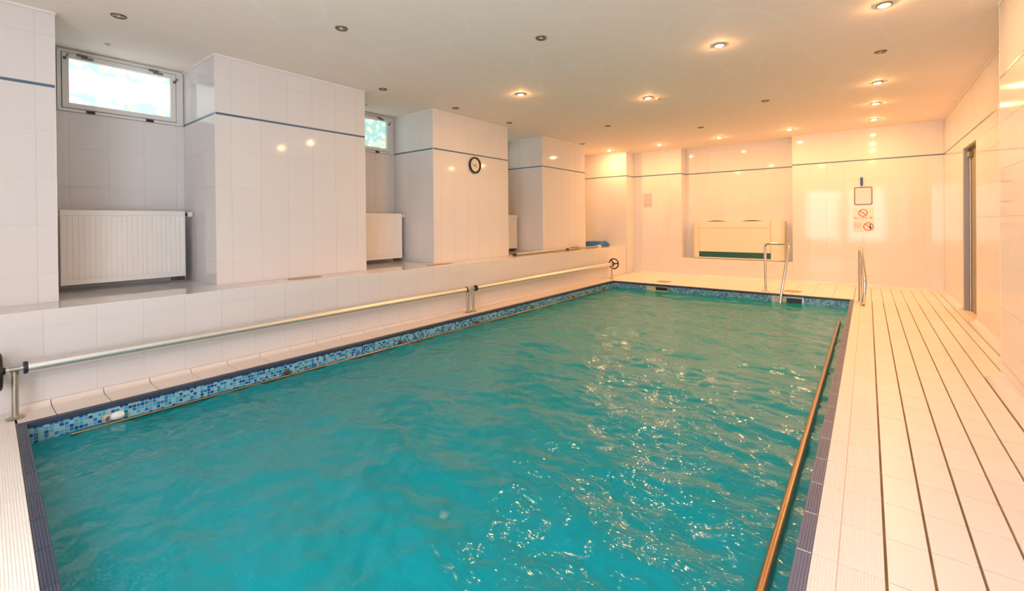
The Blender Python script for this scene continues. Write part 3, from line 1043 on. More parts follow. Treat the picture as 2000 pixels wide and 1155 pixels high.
# ------------------------------------------------------------------ niche windows
def make_window(idx, film, label):
    a, b_ = WINS[idx]
    z0, z1 = WZ0, WZ1
    w = empty('window_%d' % (idx + 1), (XB, (a + b_) / 2, z0), label, 'window', kind='structure')
    parts = []
    t = 0.026
    xo, xi = XB - 0.10, XB + 0.012
    f_ = MB()
    f_.box((xo, a + 0.002, z0 + 0.002), (xi, a + t, z1 - 0.002)).box((xo, b_ - t, z0 + 0.002), (xi, b_ - 0.002, z1 - 0.002))
    f_.box((xo, a + t, z0 + 0.002), (xi, b_ - t, z0 + t)).box((xo, a + t, z1 - t), (xi, b_ - t, z1 - 0.002))
    parts.append(f_.build('window_frame', M['frame']))
    g = 0.005
    s0, s1, t0, t1 = a + t + g, b_ - t - 0.035, z0 + t + g, z1 - t - g
    gk = MB()
    gk.box((xi - 0.02, a + t, z1 - t - g + 0.0005), (xi - 0.004, b_ - t, z1 - t)).box((xi - 0.02, a + t, z0 + t), (xi - 0.004, b_ - t, z0 + t + g - 0.0005))
    gk.box((xi - 0.02, a + t, z0 + t + g), (xi - 0.004, a + t + g - 0.0005, z1 - t - g)).box((xi - 0.02, s1 + 0.0005, z0 + t + g), (xi - 0.004, s1 + g, z1 - t - g))
    parts.append(gk.build('gasket', M['gasket']))
    mul = MB().box((xo, s1 + g, z0 + t), (xi - 0.002, b_ - t, z1 - t)).build('side_post', M['frame'])
    parts.append(mul)
    sw = 0.042
    sash = MB()
    x2, x3 = XB - 0.07, XB + 0.018
    sash.box((x2, s0, t0), (x3, s0 + sw, t1), 0.003).box((x2, s1 - sw, t0), (x3, s1, t1), 0.003)
    sash.box((x2, s0 + sw, t0), (x3, s1 - sw, t0 + sw), 0.003).box((x2, s0 + sw, t1 - sw), (x3, s1 - sw, t1), 0.003)
    parts.append(sash.build('sash', M['frame']))
    parts.append(MB().box((XB - 0.03, s0 + sw - 0.002, t0 + sw - 0.002), (XB - 0.02, s1 - sw + 0.002, t1 - sw + 0.002)).build('pane', film))
    for yy in (a + 0.205, a + 0.612):
        parts.append(MB().box((xi + 0.001, yy - 0.028, z0 + 0.001), (xi + 0.016, yy + 0.028, z0 + 0.022), 0.004).build('hinge', M['black']))
    for yy in (a + 0.17, a + 0.66):
        q = MB().box((xi + 0.006, yy - 0.05, t1 - 0.014), (xi + 0.018, yy + 0.02, t1 + 0.004), 0.003).box((xi + 0.008, yy - 0.02, t1 - 0.030), (xi + 0.020, yy + 0.055, t1 - 0.015), 0.003)
        parts.append(q.build('stay', M['gasket']))
    for yy, zz in ((s1 - 0.012, t1 - 0.075), (s0 + 0.016, t1 - 0.05)):
        q = MB().box((x3, yy - 0.010, zz - 0.012), (x3 + 0.014, yy + 0.010, zz + 0.012), 0.003).tube([(x3 + 0.016, yy + 0.004, zz), (x3 + 0.024, yy + 0.02, zz + 0.035)], 0.005, 8)
        parts.append(q.build('latch', M['gasket']))
    adopt(w, *parts)
    return w


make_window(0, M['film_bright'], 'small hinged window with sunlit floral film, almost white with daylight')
make_window(1, M['film'], 'small hinged window with aqua and yellow floral film beside the clock pillar')
make_window(2, M['film'], 'small hinged window in the narrow niche above the pole')


# ------------------------------------------------------------------ radiators
def make_radiator():
    """local: x out of the wall (0 = front), y along, z up; origin at lower middle of the front"""
    w, h, dpt = 0.828, 0.60, 0.11
    root = empty('radiator', (0, 0, 0), '', 'radiator', 'panel radiators in the niches')
    n = 24
    p = w / n
    prof = []
    for i in range(n):
        y = -w / 2 + i * p
        prof += [(y + 0.02 * p, -0.0028), (y + 0.16 * p, 0.0), (y + 0.84 * p, 0.0), (y + 0.98 * p, -0.0028)]
    prof = [(-w / 2, -0.016)] + prof + [(w / 2, -0.016)]
    m = MB()
    vs, fs = [], []
    zs = (0.045, h - 0.045)
    for z in zs:
        vs += [(x, y, z) for y, x in prof]
    k = len(prof)
    fs += [(i, i + 1, k + i + 1, k + i) for i in range(k - 1)]
    m.add(vs, fs)
    m.box((-0.016, -w / 2, 0.0), (-0.002, w / 2, 0.045), 0.003).box((-0.016, -w / 2, h - 0.045), (-0.002, w / 2, h), 0.003)
    m.build('front_panel', M['enamel'], root)
    MB().box((-dpt, -w / 2 + 0.005, 0.01), (-dpt + 0.014, w / 2 - 0.005, h - 0.01), 0.003).build('back_panel', M['enamel'], root)
    for s in (-1, 1):
        MB().box((-dpt + 0.015, s * (w / 2 - 0.0045) - 0.002, 0.02), (-0.017, s * (w / 2 - 0.0045) + 0.002, h - 0.004)).build('side_cover', M['enamel'], root)
    g = MB()
    for i in range(27):
        y = -w / 2 + 0.02 + i * (w - 0.04) / 26
        g.box((-dpt + 0.016, y - 0.004, h - 0.006), (-0.018, y + 0.004, h + 0.001))
    g.box((-0.024, -w / 2 + 0.006, h - 0.006), (-0.0165, w / 2 - 0.006, h + 0.002)).box((-dpt + 0.0145, -w / 2 + 0.006, h - 0.006), (-dpt + 0.022, w / 2 - 0.006, h + 0.002))
    g.build('top_grille', M['enamel'], root)
    # upper valve with thermostat head
    zt = h - 0.028
    v1 = MB().lathe([(0, -0.002), (0.016, 0), (0.016, 0.022), (0.010, 0.024), (0.010, 0.03)], (-0.05, w / 2, zt), (0, 1, 0), 14)
    v1.tube([(-0.05, w / 2 + 0.012, zt), (-0.10, w / 2 + 0.012, zt), (-0.18, w / 2 + 0.012, zt)], 0.008, 8)
    v1 = v1.build('upper_valve', M['black'], root, smooth=True)
    MB().lathe([(0, 0.028), (0.016, 0.028), (0.023, 0.034), (0.024, 0.064), (0.019, 0.070), (0, 0.070)], (-0.05, w / 2, zt), (0, 1, 0), 18).build('thermostat_head', M['white_plastic'], v1, smooth=True)
    zt = -0.018
    v2 = MB().tube([(-0.05, w / 2 - 0.10, zt), (-0.05, w / 2 - 0.055, zt)], 0.017, 12).tube([(-0.05, w / 2 - 0.05, zt), (-0.05, w / 2 - 0.002, zt)], 0.021, 12)
    v2.tube([(-0.05, w / 2 - 0.03, zt), (-0.18, w / 2 - 0.03, zt)], 0.008, 8).tube([(-0.05, w / 2 - 0.075, zt), (-0.05, w / 2 - 0.075, 0.01)], 0.010, 8).tube([(-0.05, w / 2 - 0.028, zt), (-0.05, w / 2 - 0.028, 0.012)], 0.010, 8)
    v2.build('lower_valve', M['bronze_pipe'], root, smooth=True)
    for s in (-1, 1):
        MB().box((-0.286, s * 0.27 - 0.015, 0.10), (-dpt, s * 0.27 + 0.015, h - 0.12)).build('bracket', M['enamel'], root)
    return root


rad = make_radiator()
rl = ['white panel radiator hanging in the niche below the sunlit window',
      'white panel radiator hanging in the niche below the floral window',
      'white panel radiator half hidden in the niche next to the pole']
ry = [0.974, 3.455, 6.02]
for i in range(3):
    r_ = rad if i == 0 else copy_tree(rad)
    r_.location = (-4.975, ry[i], 0.662)
    r_['label'] = rl[i]


# ------------------------------------------------------------------ ceiling downlights
def make_lamp(lit):
    root = empty('ceiling_downlight', (0, 0, 0), '', 'downlight')
    ring = MB().lathe([(0.0465, 0.0), (0.0465, -0.003), (0.043, -0.0075), (0.036, -0.0085), (0.033, -0.006), (0.033, 0.0)], (0, 0, 0), (0, 0, 1), 28)
    ring.build('ring', M['bronze'], root, smooth=True)
    if lit:
        dome = MB().lathe([(0.0328, -0.003), (0.031, -0.0085), (0.024, -0.0125), (0.012, -0.0148), (0.0, -0.0155)], (0, 0, 0), (0, 0, 1), 24)
        dome.build('bulb', M['bulb_lit'], root, smooth=True)
    else:
        cup = MB().lathe([(0.0328, -0.0055), (0.024, -0.0015), (0.016, -0.0012)], (0, 0, 0), (0, 0, 1), 24)
        cup.build('reflector', M['lamp_dark'], root, smooth=True)
        MB().lathe([(0.016, -0.0014), (0.014, -0.006), (0.008, -0.0085), (0.0, -0.0092)], (0, 0, 0), (0, 0, 1), 18).build('bulb', M['lamp_glass'], root, smooth=True)
    return root


GX = [-4.22, -3.185, -2.09, -1.0, 0.092]
LIT = [
    (0.098, 4.095, 'lit ceiling downlight over the right deck, on the camera side of the dark one'),
    (0.093, 6.373, 'lit ceiling downlight over the right deck, just past the dark one in its row'),
    (0.087, 7.51, 'lit ceiling downlight over the right deck, second from the far wall'),
    (0.082, 8.688, 'lit ceiling downlight over the right deck, closest to the far wall signs'),
    (-1.01, 8.722, 'lit ceiling downlight above the right edge of the dehumidifier niche'),
    (-2.099, 8.724, 'lit ceiling downlight above the middle of the dehumidifier niche'),
    (-3.205, 8.745, 'lit ceiling downlight above the paper sheet on the far wall'),
    (-4.268, 8.72, 'lit ceiling downlight washing the corner pier at the end of the ledge'),
    (-0.987, 4.124, 'lit ceiling downlight over the pool, next to the right deck row'),
    (-3.175, 4.196, 'lit ceiling downlight over the pool in front of the clock pillar'),
    (-2.084, 5.32, 'lit ceiling downlight with the tiny brass sensor beside it')]
OFF = [
    (-4.178, 0.783, 'switched-off ceiling downlight in front of the sunlit window niche'),
    (-3.15, 1.898, 'switched-off ceiling downlight over the pool off the wide pillar'),
    (-2.075, 3.026, 'switched-off ceiling downlight near the square white cover plate'),
    (0.098, 5.224, 'switched-off ceiling downlight over the right deck, the only dark one there'),
    (-1.001, 6.423, 'switched-off ceiling downlight over the far half of the pool, towards the right deck'),
    (-2.096, 7.566, 'switched-off ceiling downlight over the pool before the dehumidifier niche'),
    (-3.188, 6.467, 'switched-off ceiling downlight over the pool off the pillar with the pole'),
    (-4.225, 3.043, 'switched-off ceiling downlight at the far edge of the wide pillar'),
    (-4.204, 4.149, 'switched-off ceiling downlight at the window-side edge of the clock pillar'),
    (-4.219, 5.289, 'switched-off ceiling downlight at the pole-side edge of the clock pillar'),
    (-4.291, 7.631, 'switched-off ceiling downlight by the pillar in front of the blue hose')]
for lit, spots in ((True, LIT), (False, OFF)):
    proto = make_lamp(lit)
    for i, (x, y, lb) in enumerate(spots):
        o = proto if i == 0 else copy_tree(proto)
        o.location = (x, y, ZC)
        o['label'] = lb or 'lit ceiling downlight at the near end, before the added fill windows'
        o['group'] = 'lit ceiling downlights' if lit else 'unlit ceiling downlights'

# small ceiling fittings
o = MB().lathe([(0.0, -0.022), (0.012, -0.020), (0.02, -0.012), (0.03, -0.008), (0.031, 0.0)], (-2.009, 5.443, ZC), (0, 0, 1), 18).build('ceiling_sensor', mat('sensor_brass', (0.62, 0.42, 0.12), 0.3, metal=0.7), smooth=True, loc=(-2.009, 5.443, ZC))
tag(o, 'tiny brass ceiling sensor right next to a lit downlight', 'sensor')
for (x, y), lb in (((-4.895, 0.844), 'tiny grey hook plate on the ceiling of the sunlit window niche'), ((-4.951, 3.311), 'tiny grey hook plate on the ceiling of the floral window niche')):
    o = MB().lathe([(0.0, -0.005), (0.012, -0.005), (0.02, -0.002), (0.021, 0.0)], (x, y, ZC), (0, 0, 1), 14).tube([(x, y, ZC - 0.004), (x, y, ZC - 0.012), (x + 0.012, y, ZC - 0.016)], 0.003, 6).build('ceiling_hook', mat('hook_grey', (0.34, 0.42, 0.38), 0.5), loc=(x, y, ZC))
    tag(o, lb, 'hook')
o = MB().box((-2.33, 3.68, ZC - 0.003), (-2.21, 3.82, ZC + 0.0), 0.001).build('ceiling_patch', mat('patch_white', (0.86, 0.855, 0.85), 0.6), loc=(-2.27, 3.75, ZC))
tag(o, 'small square white cover plate on the ceiling', 'cover plate')

# ------------------------------------------------------------------ pool cover rollers
XA, ZA = -3.95, 0.290


def arc(c, r, a0, a1, n, ax1, ax2):
    c, ax1, ax2 = Vector(c), Vector(ax1), Vector(ax2)
    return [c + ax1 * (r * math.cos(a0 + (a1 - a0) * i / n)) + ax2 * (r * math.sin(a0 + (a1 - a0) * i / n)) for i in range(n + 1)]


def make_roller(name, y0, y1, posts, wheel_y, wheel_dir, label, tilt):
    ym = (y0 + y1) / 2
    root = empty(name, (XA, ym, 0), label, 'cover roller', 'pool cover rollers')
    parts = []
    parts.append(MB().lathe([(0, 0), (0.031, 0), (0.034, 0.002), (0.034, y1 - y0 - 0.002), (0.031, y1 - y0), (0, y1 - y0)], (XA, y0, ZA), (0, 1, 0), 28).build('tube', M['brushed'], smooth=True))
    for y, s in ((y0, -1), (y1, 1)):
        parts.append(MB().lathe([(0.012, 0), (0.037, 0), (0.037, 0.016), (0.012, 0.016)], (XA, y, ZA), (0, s, 0), 24, closed=True).build('end_cap', M['dark_blue'], smooth=True))
    ya = min(y0, posts[0] - 0.022, wheel_y if wheel_dir < 0 else 99) 
    yb = max(y1, posts[-1] + 0.022, wheel_y if wheel_dir > 0 else -99)
    for a, b_ in ((ya, y0 - 0.002), (y1 + 0.002, yb)):
        parts.append(MB().tube([(XA, a, ZA), (XA, b_, ZA)], 0.0115, 12).build('axle', M['steel'], smooth=True))
    for y in posts:
        p = MB().tube([(XA, y, 0.006), (XA, y, ZA - 0.012)], 0.0155, 16).build('post', M['post_steel'], smooth=True)
        p2 = MB().tube([(XA, y - 0.02, ZA), (XA, y + 0.02, ZA)], 0.017, 14).build('bearing', M['post_steel'], smooth=True)
        fl = MB().lathe([(0.0, 0.001), (0.040, 0.001), (0.042, 0.004), (0.038, 0.008), (0.020, 0.011), (0.016, 0.016)], (XA, y, 0), (0, 0, 1), 22).build('base_flange', M['post_steel'], smooth=True)
        parts += [p, p2, fl]
    adopt(root, *parts)
    # hand wheel: rim with three spokes and a crank knob
    w = MB().tube([(XA + 0.098 * math.cos(2 * math.pi * i / 28), wheel_y, ZA + 0.098 * math.sin(2 * math.pi * i / 28)) for i in range(28)], 0.0125, 8, closed=True)
    for k in range(3):
        a = tilt + 2 * math.pi * k / 3
        w.tube([(XA, wheel_y, ZA), (XA + 0.05 * math.cos(a), wheel_y, ZA + 0.05 * math.sin(a)), (XA + 0.096 * math.cos(a), wheel_y, ZA + 0.096 * math.sin(a))], [0.016, 0.012, 0.013], 8)
    w = w.build('hand_wheel', M['black'], smooth=True)
    hub = MB().lathe([(0, -0.02), (0.020, -0.02), (0.022, -0.012), (0.022, 0.02), (0.018, 0.026), (0, 0.026)], (XA, wheel_y, ZA), (0, -wheel_dir, 0), 16).build('hub', M['black'], smooth=True)
    adopt(root, w, hub)
    return root


make_roller('cover_roller', 0.298, 4.035, [0.247, 4.078], 0.185, -1, 'aluminium pool cover roller with a blue end cap beside the near corner of the pool', 0.4)
make_roller('cover_roller', 4.235, 8.09, [4.172, 8.135], 8.225, 1, 'aluminium pool cover roller whose black hand wheel shows near the far corner', 2.2)


# ------------------------------------------------------------------ ladder rails
def rounded(points, r, n=6):
    pts = [Vector(p) for p in points]
    res = [pts[0]]
    for i in range(1, len(pts) - 1):
        a, b_, c = pts[i - 1], pts[i], pts[i + 1]
        d1, d2 = (a - b_), (c - b_)
        l1, l2 = d1.length, d2.length
        d1.normalize()
        d2.normalize()
        k = min(r, l1 * 0.48, l2 * 0.48)
        p0, p1 = b_ + d1 * k, b_ + d2 * k
        for j in range(n + 1):
            t = j / n
            res.append((1 - t) ** 2 * p0 + 2 * t * (1 - t) * b_ + t * t * p1)
    res.append(pts[-1])
    return res


rail = empty('ladder_rail', (-1.272, 8.07, 0), 'looped steel ladder rail dipping into the water in front of the dehumidifier', 'ladder rail')
tb = MB().tube(rounded([(-1.272, 8.07, 0.002), (-1.278, 8.07, 0.755), (-0.93, 7.93, 0.755), (-1.02, 7.80, 0.03), (-1.035, 7.76, -0.14), (-1.035, 7.76, -0.75)], 0.07), 0.0205, 14).build('tube', M['steel'], smooth=True)
fl = MB().lathe([(0.0, 0.0005), (0.055, 0.0005), (0.055, 0.005), (0.030, 0.012), (0.022, 0.014)], (-1.272, 8.07, 0), (0, 0, 1), 20).build('base_flange', M['steel'], smooth=True)
adopt(rail, tb, fl)
rail = empty('ladder_rail', (-0.075, 7.66, 0), 'upright steel grab rail standing on the deck at the right far corner of the pool', 'ladder rail')
tb = MB().tube(rounded([(-0.085, 7.74, 0.002), (-0.085, 7.74, 0.735), (-0.072, 7.62, 0.735), (-0.030, 7.42, 0.33), (-0.048, 7.40, 0.012), (-0.070, 7.55, 0.022)], 0.06), 0.0205, 14).build('tube', M['steel'], smooth=True)
fl = MB().lathe([(0.0, 0.0005), (0.055, 0.0005), (0.055, 0.005), (0.030, 0.012), (0.022, 0.014)], (-0.085, 7.74, 0), (0, 0, 1), 20).build('base_flange', M['steel'], smooth=True)
adopt(rail, tb, fl)

# ------------------------------------------------------------------ grab rails in the water
g = empty('grab_rail', (-3.73, 4.0, ZW), 'thin brassy grab rail at the waterline along the ledge side of the pool', 'grab rail')
ps = [MB().tube([(-3.738, 0.455, -0.113), (-3.738, 7.62, -0.108)], 0.0095, 10).build('bar', M['brass_rail'], smooth=True)]
for y in (1.75, 2.90, 4.06, 5.22, 6.38, 7.45):
    ps.append(MB().tube([(PX0 + 0.006, y, -0.098), (-3.760, y, -0.098), (-3.738, y, -0.108)], 0.010, 8).lathe([(0.0, 0.0), (0.022, 0.0), (0.022, 0.006), (0.0, 0.012)], (PX0 + 0.0045, y, -0.098), (1, 0, 0), 14).build('bracket', M['bronze_pipe'], smooth=True))
adopt(g, *ps)
g = empty('grab_rail', (-0.28, 3.5, ZW), 'thick brassy grab rail at the waterline along the right deck', 'grab rail')
ps = [MB().tube([(-0.272, 6.62, -0.100), (-0.284, 0.55, -0.104)], 0.0185, 14).build('bar', M['brass_rail'], smooth=True)]
for y in (0.9, 2.55, 4.2, 5.85):
    ps.append(MB().tube([(PX1 - 0.001, y, -0.20), (-0.24, y, -0.175), (-0.28, y, -0.112)], 0.010, 8).build('bracket', M['bronze_pipe'], smooth=True))
adopt(g, *ps)

# white return fitting at the near left waterline
fit = empty('pool_fitting', (-3.75, 0.665, ZW), 'white plastic pool fitting at the waterline on the mosaic wall', 'pool fitting')
a = MB().lathe([(0, 0), (0.030, 0), (0.030, 0.012), (0.016, 0.018), (0.016, 0.03)], (PX0 + 0.005, 0.63, -0.088), (1, 0, 0), 18).build('socket', M['grey_print'], smooth=True)
bq = MB().lathe([(0.0, 0.0), (0.014, 0.0), (0.024, 0.012), (0.027, 0.045), (0.022, 0.066), (0.0, 0.072)], (-3.779, 0.640, -0.086), (0.06, 1, 0.05), 18).build('nozzle', M['white_plastic'], smooth=True)
adopt(fit, a, bq)

# ------------------------------------------------------------------ skimmers in the far pool wall, lids on the deck
for (x0, x1, z0, z1), lb in zip(((-3.165, -2.745, -0.135, -0.030), (-1.15, -0.745, -0.155, -0.030)), ('steel-framed skimmer opening in the far mosaic wall near the corner with the hand wheel', 'steel-framed skimmer opening in the far mosaic wall behind the ladder rail')):
    s = empty('skimmer', ((x0 + x1) / 2, PY1, z0), lb, 'skimmer')
    t = 0.022
    fq = MB().box((x0, PY1 - 0.010, z0), (x0 + t, PY1 - 0.002, z1)).box((x1 - t, PY1 - 0.010, z0), (x1, PY1 - 0.002, z1)).box((x0 + t, PY1 - 0.010, z0), (x1 - t, PY1 - 0.002, z0 + t * 0.6)).box((x0 + t, PY1 - 0.010, z1 - t * 0.5), (x1 - t, PY1 - 0.002, z1)).build('frame', M['post_steel'])
    thr_ = MB().box((x0 + t, PY1 - 0.005, z0 + t * 0.6), (x0 + t + 0.40 * (x1 - x0), PY1 - 0.003, z1 - t * 0.5)).build('flap', M['skim_in'])
    hole = MB().box((x0 + t + 0.40 * (x1 - x0), PY1 - 0.004, z0 + t * 1.4), (x1 - t, PY1 - 0.0025, z1 - t * 0.9)).build('throat', M['black'])
    lip = MB().box((x0 + t + 0.40 * (x1 - x0), PY1 - 0.0048, z0 + t * 0.6), (x1 - t, PY1 - 0.003, z0 + t * 1.4)).build('lip', M['skim_in'])
    adopt(s, fq, thr_, hole, lip)


def flat_lid(name, c, sx, sy, label, material):
    x, y, z = c
    r = empty(name, c, label, 'lid')
    a = MB().box((x - sx / 2, y - sy / 2, z + 0.0005), (x + sx / 2, y + sy / 2, z + 0.006), 0.0015).build('plate', material)
    gg = MB().box((x - sx * 0.36, y - sy * 0.36, z + 0.006), (x + sx * 0.36, y + sy * 0.36, z + 0.0072)).build('inset', material)
    adopt(r, a, gg)
    return r


flat_lid('deck_hatch', (-2.97, 8.28, 0), 0.22, 0.20, 'terracotta skimmer lid on the far deck near the corner with the hand wheel', M['lid'])
flat_lid('deck_hatch', (-0.93, 8.28, 0), 0.22, 0.20, 'terracotta skimmer lid on the far deck behind the ladder rail', M['lid'])
flat_lid('vent_cover', (-4.31, 2.18, ZL), 0.085, 0.30, 'terracotta vent cover on the ledge below the wide pillar', M['lid'])
flat_lid('vent_cover', (-4.26, 3.89, ZL), 0.085, 0.34, 'terracotta vent cover on the ledge below the clock pillar', M['lid'])

# ------------------------------------------------------------------ clock
ck = empty('wall_clock', (XP, 4.752, 1.96), 'round wall clock with black rim and cream face on a pillar', 'clock')
c0 = Vector((XP + 0.001, 4.752, 1.96))
ps = [MB().lathe([(0.094, 0.0), (0.116, 0.0), (0.119, 0.012), (0.117, 0.030), (0.108, 0.036), (0.098, 0.030), (0.094, 0.018)], c0, (1, 0, 0), 40, closed=True).build('rim', M['black'], smooth=True),
      MB().lathe([(0.0, 0.014), (0.0955, 0.014), (0.0955, 0.006), (0.0, 0.006)], c0, (1, 0, 0), 40).build('face', M['clock_face'])]


def hand(length, w, ang_deg, h):
    # angle clockwise from 12 as seen from the room: +y is to the right
    a = math.radians(ang_deg)
    d1 = Vector((0, math.sin(a), math.cos(a)))
    d2 = Vector((0, math.cos(a), -math.sin(a)))
    n_ = Vector((1, 0, 0))
    p = c0 + n_ * h
    q = [p - d1 * 0.018 + d2 * w, p - d1 * 0.018 - d2 * w, p + d1 * length - d2 * w * 0.4, p + d1 * length + d2 * w * 0.4]
    return MB().add(q + [x + n_ * 0.0015 for x in q], [(0, 1, 2, 3), (4, 5, 6, 7), (0, 1, 5, 4), (1, 2, 6, 5), (2, 3, 7, 6), (3, 0, 4, 7)])


ps.append(hand(0.076, 0.0028, 276, 0.0165).build('minute_hand', M['black']))
ps.append(hand(0.050, 0.0036, 128, 0.0185).build('hour_hand', M['black']))
for k in range(12):
    a = math.pi * k / 6
    d1 = Vector((0, math.sin(a), math.cos(a)))
    ps.append(MB().tube([c0 + d1 * 0.080 + Vector((0.0147, 0, 0)), c0 + d1 * 0.089 + Vector((0.0147, 0, 0))], 0.0011, 4).build('hour_mark', M['grey_print']))
adopt(ck, *ps)

# ------------------------------------------------------------------ dehumidifier in the far niche
UX0, UX1, UZ0, UZ1 = -2.825, -1.185, 0.375, 1.108
UYB, UYF = YNB - 0.004, 9.505
un = empty('dehumidifier', ((UX0 + UX1) / 2, (UYB + UYF) / 2, ZNB), 'long cream dehumidifier cabinet with a green grille strip in the far niche', 'dehumidifier')
pf = [(UX0, UYB), (UX1, UYB)]
rr = 0.115
pf += [(UX1 - rr + rr * math.cos(a_), UYF + rr - rr * math.sin(a_)) for a_ in [math.pi / 2 * i / 8 for i in range(9)]]
pf += [(UX0 + rr - rr * math.sin(a_), UYF + rr - rr * math.cos(a_)) for a_ in [math.pi / 2 * i / 8 for i in range(9)]]
body = MB().extrude(pf, (0, 0, UZ0), (1, 0, 0), (0, 1, 0), (0, 0, 1), UZ1 - UZ0).build('body', M['cream'])
FX0, FX1 = -2.685, -1.412
foot = MB().extrude([(x * 0.985 + (UX0 + UX1) / 2 * 0.015, y * 0.999 + 0.01) for x, y in pf], (0, 0, ZNB + 0.0005), (1, 0, 0), (0, 1, 0), (0, 0, 1), UZ0 - ZNB - 0.001).build('plinth', M['cream_dark'])
p1 = MB().box((FX0 + 0.003, UYF - 0.012, 0.985), (FX1 - 0.003, UYF + 0.001, UZ1 - 0.004), 0.003).build('upper_flap', M['cream'])
p2 = MB().box((FX0 + 0.003, UYF - 0.012, 0.512), (FX1 - 0.003, UYF + 0.001, 0.980), 0.003).build('front_panel', M['cream'])
gap = MB().box((FX0 - 0.003, UYF - 0.0015, 0.40), (FX0 + 0.001, UYF + 0.001, UZ1 - 0.002)).build('panel_gap', M['cream_dark'])
gap2 = MB().box((FX1 - 0.001, UYF - 0.0015, 0.40), (FX1 + 0.003, UYF + 0.001, UZ1 - 0.002)).build('panel_gap', M['cream_dark'])
gb = MB().box((FX0, UYF - 0.004, 0.402), (FX1, UYF + 0.001, 0.508)).build('grille', M['green'])
sl = MB()
for k in range(7):
    z = 0.408 + k * 0.0145
    sl.box((FX0 + 0.004, UYF - 0.012, z), (FX1 - 0.004, UYF - 0.004, z + 0.006))
sl = sl.build('grille_slats', M['green'], gb)
sl.parent = gb
lip2 = MB().box((FX0, UYF - 0.009, UZ0 + 0.002), (FX1, UYF + 0.001, 0.398), 0.002).build('lower_lip', M['cream'])
tops = []
for xa, xb in ((-2.55, -2.20), (-1.93, -1.55)):
    n = 10
    q = [(xa + (xb - xa) * i / n, 0.020 * math.sin(math.pi * i / n)) for i in range(n + 1)]
    m_ = MB().extrude([(x, z) for x, z in q], (0, UYF + 0.03, UZ1), (1, 0, 0), (0, 0, 1), (0, 1, 0), 0.13)
    tops.append(m_.build('louvre', M['green_deep']))
adopt(un, body, foot, p1, p2, gap, gap2, gb, lip2, *tops)

# ------------------------------------------------------------------ notices on the far wall
YW = YF - 0.001


def rounded_rect(x0, x1, z0, z1, r, n=5):
    pts = []
    for cx, cz, a0 in ((x1 - r, z1 - r, 0), (x0 + r, z1 - r, 90), (x0 + r, z0 + r, 180), (x1 - r, z0 + r, 270)):
        for i in range(n + 1):
            a = math.radians(a0 + 90 * i / n)
            pts.append((cx + r * math.cos(a), cz + r * math.sin(a)))
    return pts


bd = empty('notice_board', (-0.055, YF, 1.37), 'square pale notice board with a rounded brown frame on the far wall', 'notice board')
oq, iq = rounded_rect(-0.176, 0.064, 1.366, 1.664, 0.026), rounded_rect(-0.161, 0.049, 1.381, 1.649, 0.016)
n = len(oq)
v = [(x, YW, z) for x, z in oq] + [(x, YW - 0.012, z) for x, z in oq] + [(x, YW - 0.012, z) for x, z in iq] + [(x, YW, z) for x, z in iq]
f = []
for r in range(3):
    f += [(r * n + i, r * n + (i + 1) % n, (r + 1) * n + (i + 1) % n, (r + 1) * n + i) for i in range(n)]
fq = MB().add(v, f).build('frame', M['brown'])
fc = MB().extrude(iq, (0, YW - 0.006, 0), (1, 0, 0), (0, 0, 1), (0, 1, 0), 0.005).build('face', M['pale'])
tx = MB().box((-0.085, YW - 0.0075, 1.588), (-0.068, YW - 0.006, 1.595)).box((-0.064, YW - 0.0075, 1.590), (-0.050, YW - 0.006, 1.596)).build('print', M['grey_print'])
adopt(bd, fq, fc, tx)

bl = empty('wall_hook', (-0.075, YF, 1.685), 'upright blue rounded holder above the pale notice board', 'holder')
pb = MB().extrude(rounded_rect(-0.093, -0.057, 1.686, 1.826, 0.0175), (0, YW - 0.018, 0), (1, 0, 0), (0, 0, 1), (0, 1, 0), 0.018).build('body', M['blue'])
st = MB().tube([(-0.075, YW - 0.006, 1.690), (-0.075, YW - 0.006, 1.665)], 0.0025, 6).build('string', M['blue'])
adopt(bl, pb, st)


def ring(cx, cz, r, w, y, n=28, sx=1.0):
    v, f = [], []
    for yy in (y, y - 0.0012):
        for rad_ in (r, r - w):
            for i in range(n):
                a = 2 * math.pi * i / n
                v.append((cx + sx * rad_ * math.cos(a), yy, cz + rad_ * math.sin(a)))
    for i in range(n):
        j = (i + 1) % n
        f += [(i, j, n + j, n + i), (2 * n + i, 3 * n + i, 3 * n + j, 2 * n + j), (i, 2 * n + i, 2 * n + j, j), (n + i, n + j, 3 * n + j, 3 * n + i)]
    return v, f


sg = empty('warning_sign', (-0.055, YF, 0.92), 'pale sign sheets with red prohibition rings below the notice board', 'sign')
s1 = MB().box((-0.190, YW - 0.0015, 1.098), (0.078, YW, 1.315)).build('upper_sheet', M['sheet'])
yq = YW - 0.0015
r1 = MB().add(*ring(-0.060, 1.232, 0.062, 0.012, yq))
r1.add(*[[(-0.060 + dx, yq - 0.0008 - e_, 1.232 + dz) for e_ in (0, 0.0006) for dx, dz in ((-0.044, 0.036), (-0.036, 0.044), (0.044, -0.036), (0.036, -0.044))], [(0, 1, 2, 3), (4, 5, 6, 7), (0, 1, 5, 4), (2, 3, 7, 6)]])
r1 = r1.build('prohibition_ring', M['red'])
fg = MB().tube([(-0.090, yq - 0.001, 1.222), (-0.055, yq - 0.001, 1.240), (-0.030, yq - 0.001, 1.226)], 0.004, 6).build('pictogram', M['grey_print'])
tx = MB()
xq = -0.178
for k, wq in enumerate((0.036, 0.018, 0.020, 0.022, 0.026, 0.020, 0.034)):
    if k in (0, 3, 4, 6):
        tx.add(*ring(xq + wq / 2, 1.150, min(wq / 2, 0.016), 0.006, yq, 14))
    else:
        tx.box((xq, yq - 0.001, 1.146), (xq + wq, yq, 1.152))
    xq += wq + 0.011
tx = tx.build('red_print', M['red'])
